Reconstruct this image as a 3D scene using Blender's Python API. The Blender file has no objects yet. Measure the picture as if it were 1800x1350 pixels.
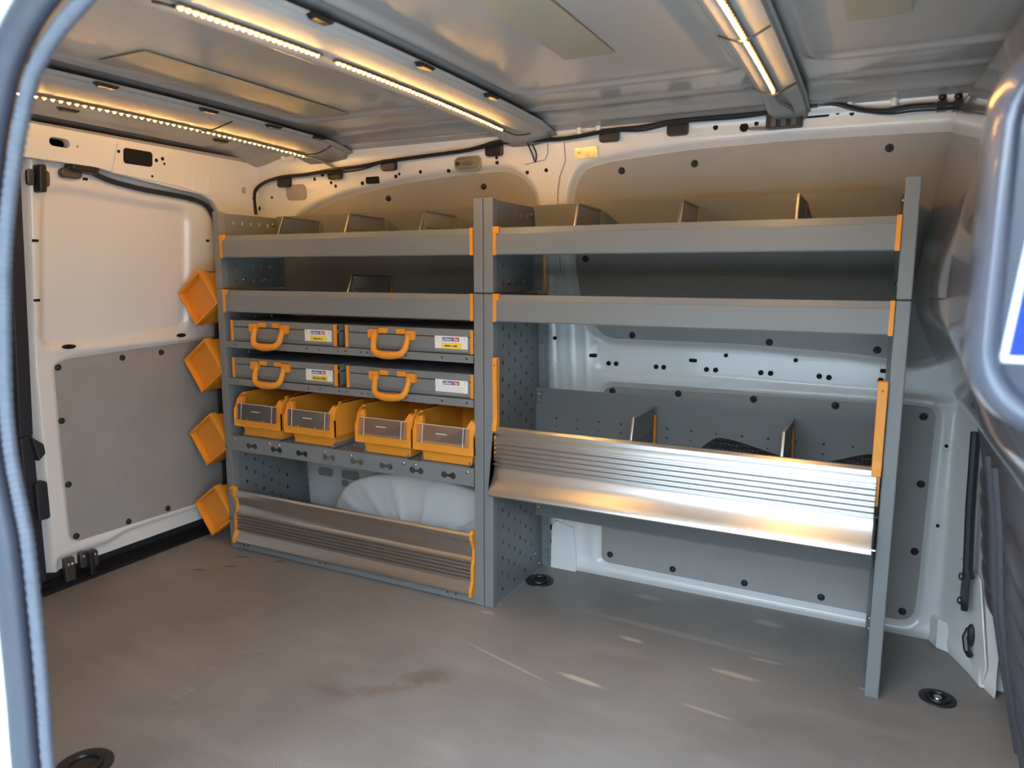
import bpy, bmesh, math, random
import numpy as np
from mathutils import Vector, Matrix

random.seed(4)
scene = bpy.context.scene
C = scene.collection

# ------------------------------------------------------------------ camera
F_PX, YAW, PITCH, ROLL = 1279.48, -0.46856, -0.14971, 0.00266
CAM = Vector((1.0085, -1.8099, 0.9909))
fwd = Vector((math.sin(YAW)*math.cos(PITCH), math.cos(YAW)*math.cos(PITCH), math.sin(PITCH)))
r0 = Vector((math.cos(YAW), -math.sin(YAW), 0)); u0 = r0.cross(fwd)
rt = math.cos(ROLL)*r0 + math.sin(ROLL)*u0; up = -math.sin(ROLL)*r0 + math.cos(ROLL)*u0
camd = bpy.data.cameras.new('camera'); camd.sensor_width = 36; camd.lens = F_PX*36/1800
camd.clip_start = 0.02
camd.dof.use_dof = True; camd.dof.focus_distance = 2.3; camd.dof.aperture_fstop = 3.4
cam = bpy.data.objects.new('camera', camd); C.objects.link(cam)
M = Matrix((rt, up, -fwd)).transposed().to_4x4(); M.translation = CAM
cam.matrix_world = M
scene.camera = cam

# ------------------------------------------------------------------ sky and exposure
w = bpy.data.worlds.new('sky'); scene.world = w; w.use_nodes = True
nt = w.node_tree; nt.nodes.clear()
wo = nt.nodes.new('ShaderNodeOutputWorld'); bg = nt.nodes.new('ShaderNodeBackground')
tc = nt.nodes.new('ShaderNodeTexCoord'); sx = nt.nodes.new('ShaderNodeSeparateXYZ')
rmp = nt.nodes.new('ShaderNodeValToRGB')
rmp.color_ramp.elements[0].position = 0.0; rmp.color_ramp.elements[0].color = (0.84, 0.93, 1.0, 1)
rmp.color_ramp.elements[1].position = 0.8; rmp.color_ramp.elements[1].color = (0.58, 0.78, 1.0, 1)
nt.links.new(tc.outputs['Generated'], sx.inputs[0]); nt.links.new(sx.outputs['Z'], rmp.inputs[0])
nt.links.new(rmp.outputs[0], bg.inputs[0]); bg.inputs[1].default_value = 10.0
nt.links.new(bg.outputs[0], wo.inputs[0])
scene.view_settings.view_transform = 'Standard'; scene.view_settings.look = 'None'
scene.view_settings.gamma = 1; scene.view_settings.use_curve_mapping = False
scene.view_settings.exposure = 0.10
LED_STRENGTH = 540.0

# ------------------------------------------------------------------ materials
MT = {}
def mat(name, col, rough=0.5, metal=0.0, var=0.0, vscale=6.0, coat=0.0, bump=0.0, bscale=200.0, emit=None, estr=0.0, spec=None, col2=None):
    m = bpy.data.materials.new(name); m.use_nodes = True; n = m.node_tree; p = n.nodes['Principled BSDF']
    p.inputs['Base Color'].default_value = (*col, 1); p.inputs['Roughness'].default_value = rough
    p.inputs['Metallic'].default_value = metal; p.inputs['Coat Weight'].default_value = coat
    p.inputs['Coat Roughness'].default_value = 0.06
    if spec is not None: p.inputs['Specular IOR Level'].default_value = spec
    if var or bump:
        t = n.nodes.new('ShaderNodeTexCoord')
    if var:
        no = n.nodes.new('ShaderNodeTexNoise'); no.inputs['Scale'].default_value = vscale; no.inputs['Detail'].default_value = 6
        n.links.new(t.outputs['Object'], no.inputs['Vector'])
        r = n.nodes.new('ShaderNodeValToRGB')
        a = tuple(max(0, c*(1-var)) for c in col); b = col2 if col2 else tuple(min(1, c*(1+var)) for c in col)
        r.color_ramp.elements[0].position = .3; r.color_ramp.elements[1].position = .7
        r.color_ramp.elements[0].color = (*a, 1); r.color_ramp.elements[1].color = (*b, 1)
        n.links.new(no.outputs['Fac'], r.inputs[0]); n.links.new(r.outputs[0], p.inputs['Base Color'])
    if bump:
        nb = n.nodes.new('ShaderNodeTexNoise'); nb.inputs['Scale'].default_value = bscale; nb.inputs['Detail'].default_value = 2
        n.links.new(t.outputs['Object'], nb.inputs['Vector'])
        bm_ = n.nodes.new('ShaderNodeBump'); bm_.inputs['Strength'].default_value = bump; bm_.inputs['Distance'].default_value = 0.001
        n.links.new(nb.outputs['Fac'], bm_.inputs['Height']); n.links.new(bm_.outputs[0], p.inputs['Normal'])
    if emit:
        p.inputs['Emission Color'].default_value = (*emit, 1); p.inputs['Emission Strength'].default_value = estr
    MT[name] = m; return m
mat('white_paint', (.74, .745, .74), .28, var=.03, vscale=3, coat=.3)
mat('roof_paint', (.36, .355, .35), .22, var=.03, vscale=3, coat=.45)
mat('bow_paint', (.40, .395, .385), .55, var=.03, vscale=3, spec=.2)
mat('body_white', (.78, .79, .79), .25, coat=.5)
mat('lining', (.32, .315, .305), .5, var=.05, vscale=9, bump=.12, bscale=500)
mat('rack_grey', (.175, .19, .20), .38, var=.04, vscale=5, bump=.08, bscale=600)
mat('rack_light', (.20, .215, .225), .42, var=.04, vscale=5, bump=.08, bscale=600)
mat('orange', (.80, .315, .03), .42, var=.05, vscale=20)
mat('orange_dark', (.76, .285, .028), .42, var=.06, vscale=15)
mat('black_plastic', (.013, .014, .018), .4)
mat('black_rubber', (.018, .021, .03), .55, var=.1, vscale=30)
mat('seal_rubber', (.022, .028, .042), .5, var=.1, vscale=30)
mat('hole', (.004, .004, .006), .9)
mat('void', (.02, .022, .028), .8)
mat('steel', (.55, .54, .52), .32, metal=1)
mat('zinc', (.45, .44, .42), .38, metal=1, var=.08, vscale=60)
mat('dark_steel', (.13, .125, .12), .45, metal=.8)
mat('bulkhead', (.085, .092, .115), .20, coat=.8)
mat('bulkhead_low', (.062, .066, .082), .50, coat=0, spec=.25)
mat('bulge_paint', (.105, .118, .155), .28, metal=.2, coat=.6)
mat('louver', (.05, .054, .068), .35, spec=.4)
mat('pad', (.31, .295, .225), .4, var=.04, vscale=8)
mat('paper', (.82, .82, .80), .6)
mat('print_blue', (.03, .10, .42), .5)
mat('print_red', (.45, .06, .07), .5)
mat('print_yellow', (.90, .68, .10), .6)
mat('print_black', (.05, .045, .02), .6)
mat('sticker_white', (.82, .86, .90), .3)
mat('sticker_blue', (.015, .05, .52), .3)
mat('sticker_yellow', (.95, .62, .15), .3)
mat('tape', (.10, .09, .075), .5)
mat('window_line', (.75, .70, .62), .35)
mat('led', (1, .8, .5), .3, emit=(1.0, .51, .125), estr=LED_STRENGTH)
mat('led_rim', (1, .6, .2), .4, emit=(1.0, .46, .11), estr=2.2)
mat('wire_grey', (.22, .21, .20), .5)
mat('concrete', (.58, .57, .54), .9, var=.1, vscale=2)
mat('mat_rubber', (.02, .022, .026), .5)
mat('silver_label', (.70, .66, .50), .25, metal=.8, var=.25, vscale=60)

def brushed(name, col, rough):
    m = mat(name, col, rough, metal=1.0); n = m.node_tree; p = n.nodes['Principled BSDF']
    t = n.nodes.new('ShaderNodeTexCoord'); mp = n.nodes.new('ShaderNodeMapping'); mp.inputs['Scale'].default_value = (3, 300, 300)
    no = n.nodes.new('ShaderNodeTexNoise'); no.inputs['Scale'].default_value = 2; no.inputs['Detail'].default_value = 3
    n.links.new(t.outputs['Object'], mp.inputs[0]); n.links.new(mp.outputs[0], no.inputs['Vector'])
    mr = n.nodes.new('ShaderNodeMapRange'); mr.inputs['To Min'].default_value = rough-.02; mr.inputs['To Max'].default_value = rough+.03
    n.links.new(no.outputs['Fac'], mr.inputs[0]); n.links.new(mr.outputs[0], p.inputs['Roughness'])
brushed('aluminium', (.66, .66, .655), .30)

def clear_mat():
    m = bpy.data.materials.new('clear'); m.use_nodes = True; n = m.node_tree; n.nodes.clear()
    o = n.nodes.new('ShaderNodeOutputMaterial'); mx = n.nodes.new('ShaderNodeMixShader')
    tr = n.nodes.new('ShaderNodeBsdfTransparent'); gl = n.nodes.new('ShaderNodeBsdfGlossy'); df = n.nodes.new('ShaderNodeBsdfDiffuse')
    tr.inputs[0].default_value = (.93, .91, .88, 1); gl.inputs['Roughness'].default_value = .12
    df.inputs[0].default_value = (.7, .66, .6, 1)
    fr = n.nodes.new('ShaderNodeFresnel'); fr.inputs[0].default_value = 1.5
    m2 = n.nodes.new('ShaderNodeMixShader'); m2.inputs[0].default_value = .10
    n.links.new(tr.outputs[0], m2.inputs[1]); n.links.new(df.outputs[0], m2.inputs[2])
    n.links.new(fr.outputs[0], mx.inputs[0]); n.links.new(m2.outputs[0], mx.inputs[1]); n.links.new(gl.outputs[0], mx.inputs[2])
    n.links.new(mx.outputs[0], o.inputs[0]); MT['clear'] = m
clear_mat()

def floor_mat():
    m = bpy.data.materials.new('floor_ply'); m.use_nodes = True; n = m.node_tree; L = n.links.new
    p = n.nodes['Principled BSDF']; t = n.nodes.new('ShaderNodeTexCoord')
    def noise(scale, detail=5, vec=None):
        q = n.nodes.new('ShaderNodeTexNoise'); q.inputs['Scale'].default_value = scale; q.inputs['Detail'].default_value = detail
        L(vec or t.outputs['Object'], q.inputs['Vector']); return q
    def mapping(s, rot=0):
        q = n.nodes.new('ShaderNodeMapping'); q.inputs['Scale'].default_value = s; q.inputs['Rotation'].default_value = (0, 0, rot)
        L(t.outputs['Object'], q.inputs[0]); return q.outputs[0]
    def ramp(src, a, b, ca=(0, 0, 0), cb=(1, 1, 1)):
        r = n.nodes.new('ShaderNodeValToRGB'); r.color_ramp.elements[0].position = a; r.color_ramp.elements[1].position = b
        r.color_ramp.elements[0].color = (*ca, 1); r.color_ramp.elements[1].color = (*cb, 1); L(src, r.inputs[0]); return r.outputs[0]
    def mix(fac, a, b, mode='MIX'):
        q = n.nodes.new('ShaderNodeMix'); q.data_type = 'RGBA'; q.blend_type = mode
        if isinstance(fac, float): q.inputs[0].default_value = fac
        else: L(fac, q.inputs[0])
        for s, v in ((6, a), (7, b)):
            if isinstance(v, tuple): q.inputs[s].default_value = (*v, 1)
            else: L(v, q.inputs[s])
        return q.outputs[2]
    def math_(op, a, b):
        q = n.nodes.new('ShaderNodeMath'); q.operation = op
        for i, v in ((0, a), (1, b)):
            if isinstance(v, (int, float)): q.inputs[i].default_value = v
            else: L(v, q.inputs[i])
        return q.outputs[0]
    base = ramp(noise(2.2, 6).outputs['Fac'], .3, .72, (.205, .187, .173), (.315, .290, .268))
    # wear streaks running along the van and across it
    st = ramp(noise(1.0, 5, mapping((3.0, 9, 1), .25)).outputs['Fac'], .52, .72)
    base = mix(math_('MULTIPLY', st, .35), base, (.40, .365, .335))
    # grip dots
    vo = n.nodes.new('ShaderNodeTexVoronoi'); vo.inputs['Scale'].default_value = 150; vo.inputs['Randomness'].default_value = 0.0
    L(mapping((1, 1, .01), .78), vo.inputs['Vector'])
    dots = ramp(vo.outputs['Distance'], .25, .62)
    base = mix(math_('MULTIPLY', dots, .40), base, (.14, .13, .122))
    # fine scratches
    sc1 = ramp(noise(1.0, 2, mapping((6, 140, 1), .35)).outputs['Fac'], .67, .71)
    sc2 = ramp(noise(1.0, 2, mapping((120, 5, 1), .2)).outputs['Fac'], .68, .72)
    loc = ramp(noise(3.0, 2).outputs['Fac'], .5, .62)
    # sun glints painted as pale flecks, and stains with their own shape
    def ell(cx, cy, rx, ry, rot=0.0, soft=.5, wob=.15):
        q = n.nodes.new('ShaderNodeMapping'); q.vector_type = 'POINT'
        q.inputs['Location'].default_value = (0, 0, 0)
        sb = n.nodes.new('ShaderNodeVectorMath'); sb.operation = 'SUBTRACT'; L(t.outputs['Object'], sb.inputs[0]); sb.inputs[1].default_value = (cx, cy, 0)
        ro = n.nodes.new('ShaderNodeVectorRotate'); ro.rotation_type = 'Z_AXIS'; ro.inputs['Angle'].default_value = -rot; L(sb.outputs[0], ro.inputs['Vector'])
        dv = n.nodes.new('ShaderNodeVectorMath'); dv.operation = 'DIVIDE'; L(ro.outputs[0], dv.inputs[0]); dv.inputs[1].default_value = (rx, ry, 1)
        ln = n.nodes.new('ShaderNodeVectorMath'); ln.operation = 'LENGTH'; L(dv.outputs[0], ln.inputs[0])
        d = math_('ADD', ln.outputs['Value'], math_('MULTIPLY', math_('SUBTRACT', wobn.outputs['Fac'], .5), wob*2))
        return ramp(d, soft, 1.0, (1, 1, 1), (0, 0, 0))
    wobn = noise(38, 5)
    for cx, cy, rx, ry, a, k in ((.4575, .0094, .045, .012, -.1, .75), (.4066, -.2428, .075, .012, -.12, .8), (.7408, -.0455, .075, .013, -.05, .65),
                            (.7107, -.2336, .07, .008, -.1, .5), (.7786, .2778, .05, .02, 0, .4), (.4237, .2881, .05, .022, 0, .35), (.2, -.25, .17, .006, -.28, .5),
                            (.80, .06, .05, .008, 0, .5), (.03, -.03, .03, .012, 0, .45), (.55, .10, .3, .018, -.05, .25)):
        base = mix(math_('MULTIPLY', ell(cx, cy, rx, ry, a), k*.8), base, (.66, .54, .42))  # pale flecks: glints of sun put into the floor colour
    for cx, cy, rx, ry, a, k in ((.0618, -.4051, .085, .05, .7, .6), (.0, -.50, .10, .03, .6, .45), (-.11, -.56, .09, .025, .0, .4)):
        base = mix(math_('MULTIPLY', ell(cx, cy, rx, ry, a, .3, .6), k), base, (.15, .105, .065))
    worn = ell(-.52, -.50, .42, .34, .2, .55, .3)
    base = mix(math_('MULTIPLY', math_('MULTIPLY', math_('ADD', sc1, sc2), math_('MULTIPLY', loc, worn)), .8), base, (.66, .54, .40))
    for cx, cy in ((-.95, -.05), (-.92, -.13), (-.80, -.02), (-.99, -.20)):
        base = mix(math_('MULTIPLY', ell(cx, cy, .03, .012, .4), .6), base, (.05, .04, .035))
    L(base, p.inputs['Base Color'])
    p.inputs['Specular IOR Level'].default_value = .35
    rr = ramp(noise(3, 4).outputs['Fac'], .3, .7, (.36, .36, .36), (.50, .50, .50)); L(rr, p.inputs['Roughness'])
    b = n.nodes.new('ShaderNodeBump'); b.inputs['Strength'].default_value = .5; b.inputs['Distance'].default_value = .0012; b.invert = True
    L(vo.outputs['Distance'], b.inputs['Height']); L(b.outputs[0], p.inputs['Normal'])
    MT['floor_ply'] = m
floor_mat()

def mat_rubber():
    m = MT['mat_rubber']; n = m.node_tree; p = n.nodes['Principled BSDF']; t = n.nodes.new('ShaderNodeTexCoord')
    vo = n.nodes.new('ShaderNodeTexVoronoi'); vo.inputs['Scale'].default_value = 90; vo.inputs['Randomness'].default_value = .1
    n.links.new(t.outputs['Object'], vo.inputs['Vector'])
    r = n.nodes.new('ShaderNodeValToRGB'); r.color_ramp.elements[0].position = .2; r.color_ramp.elements[1].position = .5
    r.color_ramp.elements[0].color = (.09, .10, .11, 1); r.color_ramp.elements[1].color = (.012, .013, .016, 1)
    n.links.new(vo.outputs['Distance'], r.inputs[0]); n.links.new(r.outputs[0], p.inputs['Base Color'])
mat_rubber()

# ------------------------------------------------------------------ mesh helpers
def origin_of(o):
    v = Vector((0, 0, 0))
    while o is not None:
        v += o.location; o = o.parent
    return v
def finish(me, name, material, parent, smooth, bevel, seg=2):
    o = bpy.data.objects.new(name, me); C.objects.link(o)
    if material: me.materials.clear(); me.materials.append(MT[material])
    if parent is not None:
        off = origin_of(parent)
        if off.length > 0: me.transform(Matrix.Translation(-off))
        o.parent = parent
    if smooth:
        me.shade_smooth(); me.set_sharp_from_angle(angle=math.radians(38 if smooth is True else smooth))
    if bevel:
        b = o.modifiers.new('bevel', 'BEVEL'); b.width = bevel; b.segments = seg; b.limit_method = 'ANGLE'; b.angle_limit = math.radians(40)
    return o
class MB:
    def __init__(s): s.v = []; s.f = []
    def add(s, vs, fs):
        k = len(s.v); s.v += [tuple(p) for p in vs]; s.f += [tuple(i+k for i in f) for f in fs]; return s
    def box(s, x0, x1, y0, y1, z0, z1):
        vs = [(x, y, z) for z in (z0, z1) for y in (y0, y1) for x in (x0, x1)]
        return s.add(vs, [(0, 2, 3, 1), (4, 5, 7, 6), (0, 1, 5, 4), (2, 6, 7, 3), (0, 4, 6, 2), (1, 3, 7, 5)])
    def prism(s, poly, f0, f1):
        """poly: list of (u,v); f0,f1 map (u,v)->xyz for both ends"""
        n = len(poly); vs = [f0(*p) for p in poly]+[f1(*p) for p in poly]
        fs = [tuple(range(n))[::-1], tuple(range(n, 2*n))]+[(i, (i+1) % n, n+(i+1) % n, n+i) for i in range(n)]
        return s.add(vs, fs)
    def tube(s, path, r, seg=8, closed=False, rfun=None):
        P = [Vector(p) for p in path]; n = len(P); vs = []; fs = []
        prev = None
        for i, p in enumerate(P):
            if closed: tg = P[(i+1) % n]-P[i-1]
            else: tg = P[min(i+1, n-1)]-P[max(i-1, 0)]
            tg.normalize()
            if prev is None:
                a = Vector((0, 0, 1)) if abs(tg.z) < .9 else Vector((1, 0, 0))
                nx = tg.cross(a).normalized()
            else:
                nx = (prev-tg*prev.dot(tg)).normalized()
            prev = nx; ny = tg.cross(nx)
            rr = r if rfun is None else rfun(i)
            for k in range(seg):
                th = 2*math.pi*k/seg; vs.append(p+rr*(math.cos(th)*nx+math.sin(th)*ny))
        for i in range(n if closed else n-1):
            j = (i+1) % n
            for k in range(seg):
                fs.append((i*seg+k, i*seg+(k+1) % seg, j*seg+(k+1) % seg, j*seg+k))
        if not closed: fs += [tuple(range(seg))[::-1], tuple(range((n-1)*seg, n*seg))]
        return s.add(vs, fs)
    def cyl(s, c0, c1, r, seg=16, r1=None):
        a, b = Vector(c0), Vector(c1); r1 = r if r1 is None else r1
        d = (b-a).normalized(); q = Vector((0, 0, 1)) if abs(d.z) < .9 else Vector((1, 0, 0))
        nx = d.cross(q).normalized(); ny = d.cross(nx)
        vs = [a+r*(math.cos(2*math.pi*k/seg)*nx+math.sin(2*math.pi*k/seg)*ny) for k in range(seg)]
        vs += [b+r1*(math.cos(2*math.pi*k/seg)*nx+math.sin(2*math.pi*k/seg)*ny) for k in range(seg)]
        return s.add(vs, [tuple(range(seg))[::-1], tuple(range(seg, 2*seg))]+[(k, (k+1) % seg, seg+(k+1) % seg, seg+k) for k in range(seg)])
    def ball(s, c, rx, ry, rz, nu=12, nv=7, rot=None):
        c = Vector(c); vs = []; fs = []
        for i in range(nv+1):
            ph = math.pi*i/nv
            for k in range(nu):
                th = 2*math.pi*k/nu; q = Vector((rx*math.sin(ph)*math.cos(th), ry*math.sin(ph)*math.sin(th), rz*math.cos(ph)))
                if rot: q = rot @ q
                vs.append(c+q)
        for i in range(nv):
            for k in range(nu):
                fs.append((i*nu+k, (i+1)*nu+k, (i+1)*nu+(k+1) % nu, i*nu+(k+1) % nu))
        return s.add(vs, fs)
    def lathe(s, prof, c, seg=24):
        """prof list of (r,z) around vertical axis at c"""
        vs = []; fs = []; n = len(prof)
        for k in range(seg):
            th = 2*math.pi*k/seg
            for r, z in prof: vs.append((c[0]+r*math.cos(th), c[1]+r*math.sin(th), c[2]+z))
        for k in range(seg):
            for i in range(n-1):
                a = k*n+i; b = ((k+1) % seg)*n+i; fs.append((a, b, b+1, a+1))
        return s.add(vs, fs)
    def build(s, name, material, parent=None, smooth=False, bevel=0, seg=2):
        me = bpy.data.meshes.new(name); me.from_pydata([tuple(v) for v in s.v], [], s.f); me.validate(); me.update()
        b = bmesh.new(); b.from_mesh(me); bmesh.ops.recalc_face_normals(b, faces=b.faces); b.to_mesh(me); b.free()
        return finish(me, name, material, parent, smooth, bevel, seg)
def box(name, material, parent, *a, bevel=0, seg=2): return MB().box(*a).build(name, material, parent, bevel=bevel, seg=seg)

def plate(name, material, parent, outer, holes, thick, fmap, bevel=0, smooth=False):
    """flat sheet with real holes: outline + hole outlines in (u,v), fmap(u,v,w)->xyz"""
    cu = bpy.data.curves.new('tmp', 'CURVE'); cu.dimensions = '2D'; cu.fill_mode = 'BOTH'; cu.extrude = thick/2
    for poly in [outer]+list(holes):
        sp = cu.splines.new('POLY'); sp.points.add(len(poly)-1); sp.use_cyclic_u = True
        for i, (a, b) in enumerate(poly): sp.points[i].co = (a, b, 0, 1)
    ob = bpy.data.objects.new('tmp', cu); me = bpy.data.meshes.new_from_object(ob)
    bpy.data.objects.remove(ob); bpy.data.curves.remove(cu)
    me.name = name
    for v in me.vertices: v.co = Vector(fmap(*v.co))
    b = bmesh.new(); b.from_mesh(me); bmesh.ops.remove_doubles(b, verts=b.verts, dist=1e-6); bmesh.ops.recalc_face_normals(b, faces=b.faces); b.to_mesh(me); b.free()
    return finish(me, name, material, parent, smooth, bevel)
def text(name, s, size, material, parent, fmap, thick=.0004):
    cu = bpy.data.curves.new('tmp', 'FONT'); cu.body = s; cu.size = size; cu.extrude = thick; cu.shear = .15; cu.offset = size*.02
    cu.align_x = 'CENTER'; cu.align_y = 'CENTER'; cu.resolution_u = 3
    ob = bpy.data.objects.new('tmp', cu); me = bpy.data.meshes.new_from_object(ob); bpy.data.objects.remove(ob)
    me.name = name
    for v in me.vertices: v.co = Vector(fmap(*v.co))
    return finish(me, name, material, parent, False, 0)
def rrect(x0, x1, y0, y1, r, n=5):
    pts = []
    for cx, cy, a in ((x1-r, y1-r, 0), (x0+r, y1-r, 90), (x0+r, y0+r, 180), (x1-r, y0+r, 270)):
        for k in range(n+1):
            t = math.radians(a+90*k/n); pts.append((cx+r*math.cos(t), cy+r*math.sin(t)))
    return pts
def circ(cx, cy, r, n=10): return [(cx+r*math.cos(2*math.pi*k/n), cy+r*math.sin(2*math.pi*k/n)) for k in range(n)]
def rect(cx, cy, w_, h): return [(cx-w_/2, cy-h/2), (cx+w_/2, cy-h/2), (cx+w_/2, cy+h/2), (cx-w_/2, cy+h/2)]
def smooth_poly(P, n=6, closed=True):
    P = [Vector((*p, 0)) if len(p) == 2 else Vector(p) for p in P]; out = []; N = len(P)
    for i in range(N if closed else N-1):
        if closed: a, b, c, d = P[i-1], P[i], P[(i+1) % N], P[(i+2) % N]
        else: a, b, c, d = P[max(i-1, 0)], P[i], P[i+1], P[min(i+2, N-1)]
        for k in range(n):
            t = k/n
            out.append(.5*((2*b)+(-a+c)*t+(2*a-5*b+4*c-d)*t*t+(-a+3*b-3*c+d)*t**3))
    if not closed: out.append(P[-1])
    return out
def round_poly(P, r=.03, n=5):
    """polygon with rounded corners"""
    out = []; N = len(P)
    for i in range(N):
        a, b, c = Vector(P[i-1]), Vector(P[i]), Vector(P[(i+1) % N])
        rr = min(r, (a-b).length*.45, (c-b).length*.45)
        p0 = b+(a-b).normalized()*rr; p1 = b+(c-b).normalized()*rr
        for k in range(n+1):
            t = k/n; q = p0*(1-t)**2+b*2*t*(1-t)+p1*t*t; out.append((q.x, q.y))
    return out
def sdf(U, V, poly):
    """signed distance to polygon, negative inside"""
    d2 = np.full(U.shape, 1e9); inside = np.zeros(U.shape, bool); n = len(poly)
    for i in range(n):
        x1, y1 = poly[i]; x2, y2 = poly[(i+1) % n]; ex, ey = x2-x1, y2-y1; L2 = ex*ex+ey*ey+1e-12
        t = np.clip(((U-x1)*ex+(V-y1)*ey)/L2, 0, 1); dx = U-x1-t*ex; dy = V-y1-t*ey
        d2 = np.minimum(d2, dx*dx+dy*dy)
        cr = ((y1 > V) != (y2 > V)); xx = ex*(V-y1)/((y2-y1) if abs(y2-y1) > 1e-12 else 1e-12)+x1
        inside ^= cr & (U < xx)
    d = np.sqrt(d2); return np.where(inside, -d, d)
def sstep(x, a, b):
    t = np.clip((x-a)/(b-a), 0, 1); return t*t*(3-2*t)
def grid_mesh(name, P, material, parent=None, smooth=60):
    nu, nv = P.shape[:2]; idx = np.arange(nu*nv).reshape(nu, nv)
    f = np.stack([idx[:-1, :-1], idx[1:, :-1], idx[1:, 1:], idx[:-1, 1:]], -1).reshape(-1, 4)
    me = bpy.data.meshes.new(name); me.from_pydata(P.reshape(-1, 3).tolist(), [], f.tolist()); me.update()
    return finish(me, name, material, parent, smooth, 0)
def tag(o, label, cat, group=None, kind=None):
    o['label'] = label; o['category'] = cat
    if group: o['group'] = group
    if kind: o['kind'] = kind
    return o
def thing(name, label, cat, loc, group=None, kind=None):
    o = bpy.data.objects.new(name, None); C.objects.link(o); o.location = loc; o.empty_display_size = .05
    return tag(o, label, cat, group, kind)
def struct(o, label, cat): return tag(o, label, cat, None, 'structure')
def copy_tree(o, parent=None):
    c = o.copy(); C.objects.link(c); c.parent = parent
    for ch in list(o.children): copy_tree(ch, c)
    return c
def share(proto, loc, parent, rot=None):
    """another object on the same mesh"""
    o = bpy.data.objects.new(proto.name.split('.')[0], proto.data); C.objects.link(o); o.parent = parent
    o.location = Vector(loc)-origin_of(parent)
    if rot is not None: o.rotation_euler = rot
    return o

# ------------------------------------------------------------------ shell of the van
def Yw(z): return .385-.085*np.maximum(0, z-.65)/.75
def Xr(z): return -1.27+.065*np.maximum(0, z-.72)/.58

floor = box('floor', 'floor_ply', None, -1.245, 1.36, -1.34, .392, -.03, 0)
struct(floor, 'brown grey anti-slip plywood van floor with scratches and stains', 'floor')
ground = box('ground', 'concrete', None, -9, 9, -12, -1.7, -.62, -.6)
struct(ground, 'pale concrete ground outside the van', 'ground')
mat('light_blocker', (.045, .055, .035), .9, var=.3, vscale=8)
blocker = box('daylight_blocker', 'light_blocker', None, -9, 9, -8.2, -7.8, -.6, 2.2)  # added out of view to hold back daylight near the horizon
struct(blocker, 'added dark block outside the open van door, unseen, shading the low daylight', 'light_blocker')

# outer skin so that nothing of the sky shows through gaps and holes
sh = MB()
sh.box(-1.45, 1.75, -1.36, .56, 1.50, 1.53)
sh.box(-1.45, 1.75, .53, .56, -.35, 1.51)
sh.box(-1.45, -1.42, -1.36, .54, -.35, 1.51)
sh.box(1.72, 1.75, -1.36, .54, -.35, 1.51)
sh.box(-1.45, 1.75, -1.36, .54, -.37, -.34)
outer = sh.build('wall_outer', 'void', None); struct(outer, 'dark inner side of the van body skin behind the openings', 'wall')

# ---- side wall behind the racks
WIN_L = round_poly([(-1.10, .86), (-1.12, 1.06), (-1.03, 1.16), (-.912, 1.223), (-.758, 1.265), (-.505, 1.299), (-.276, 1.314), (-.08, 1.318), (-.0, 1.26), (.022, 1.10), (.022, .86)], .05)
WIN_R = round_poly([(.130, 1.05), (.135, 1.24), (.165, 1.305), (.24, 1.322), (.475, 1.34), (.776, 1.345), (1.04, 1.341), (1.19, 1.336), (1.20, .90), (1.16, .785), (1.09, .762), (.947, .778), (.646, .791), (.22, .79), (.15, .90)], .05)
LOW = round_poly([(.232, .058), (.228, .625), (.255, .636), (1.10, .645), (1.155, .64), (1.152, .438), (1.150, .15), (1.145, .038), (.66, .042), (.25, .046)], .045)
BELT = round_poly([(.195, .69), (.62, .683), (1.19, .672), (1.22, .70), (1.22, .77), (.185, .79)], .05)
LOWFRAME = round_poly([(.205, .012), (.205, .66), (1.185, .672), (1.185, .012)], .06)
nx, nz = 330, 186
xs = np.linspace(-1.30, 1.31, nx); zs = np.linspace(-.02, 1.45, nz)
U, V = np.meshgrid(xs, zs, indexing='ij')
Yv = Yw(V)
dL, dR, dl = sdf(U, V, WIN_L), sdf(U, V, WIN_R), sdf(U, V, LOW)
Yv = Yv+.026*(1-sstep(dL, -.004, .022))+.026*(1-sstep(dR, -.004, .022))
Yv = Yv+.010*(1-sstep(dl, -.002, .010))-.004*np.exp(-((dl-.020)/.007)**2)
db = sdf(U, V, BELT); Yv = Yv+.009*(1-sstep(db, -.012, .012))
Yv = Yv-.006*np.exp(-((V-.655)/.008)**2)*sstep(U, .2, .26)
for cx, a, wd in ((.065, .006, .006), (.118, -.006, .009), (.168, -.005, .007)):
    Yv = Yv+a*np.exp(-((U-cx-.05*np.clip(.72-V, 0, 1))/wd)**2)*sstep(V, .02, .06)*(1-sstep(V, .98, 1.05))
Yv = Yv-.012*(1-sstep(np.abs(V-.02), .0, .035))                # base rail
Yv = Yv-.010*sstep(V, 1.395, 1.42)
Yv = Yv-2.4*np.maximum(0, U-1.205)                               # front corner post turns inwards
wall_back = grid_mesh('wall_back', np.stack([U, Yv, V], -1), 'white_paint')
struct(wall_back, 'white painted sheet metal side wall behind the racks', 'wall')

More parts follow.
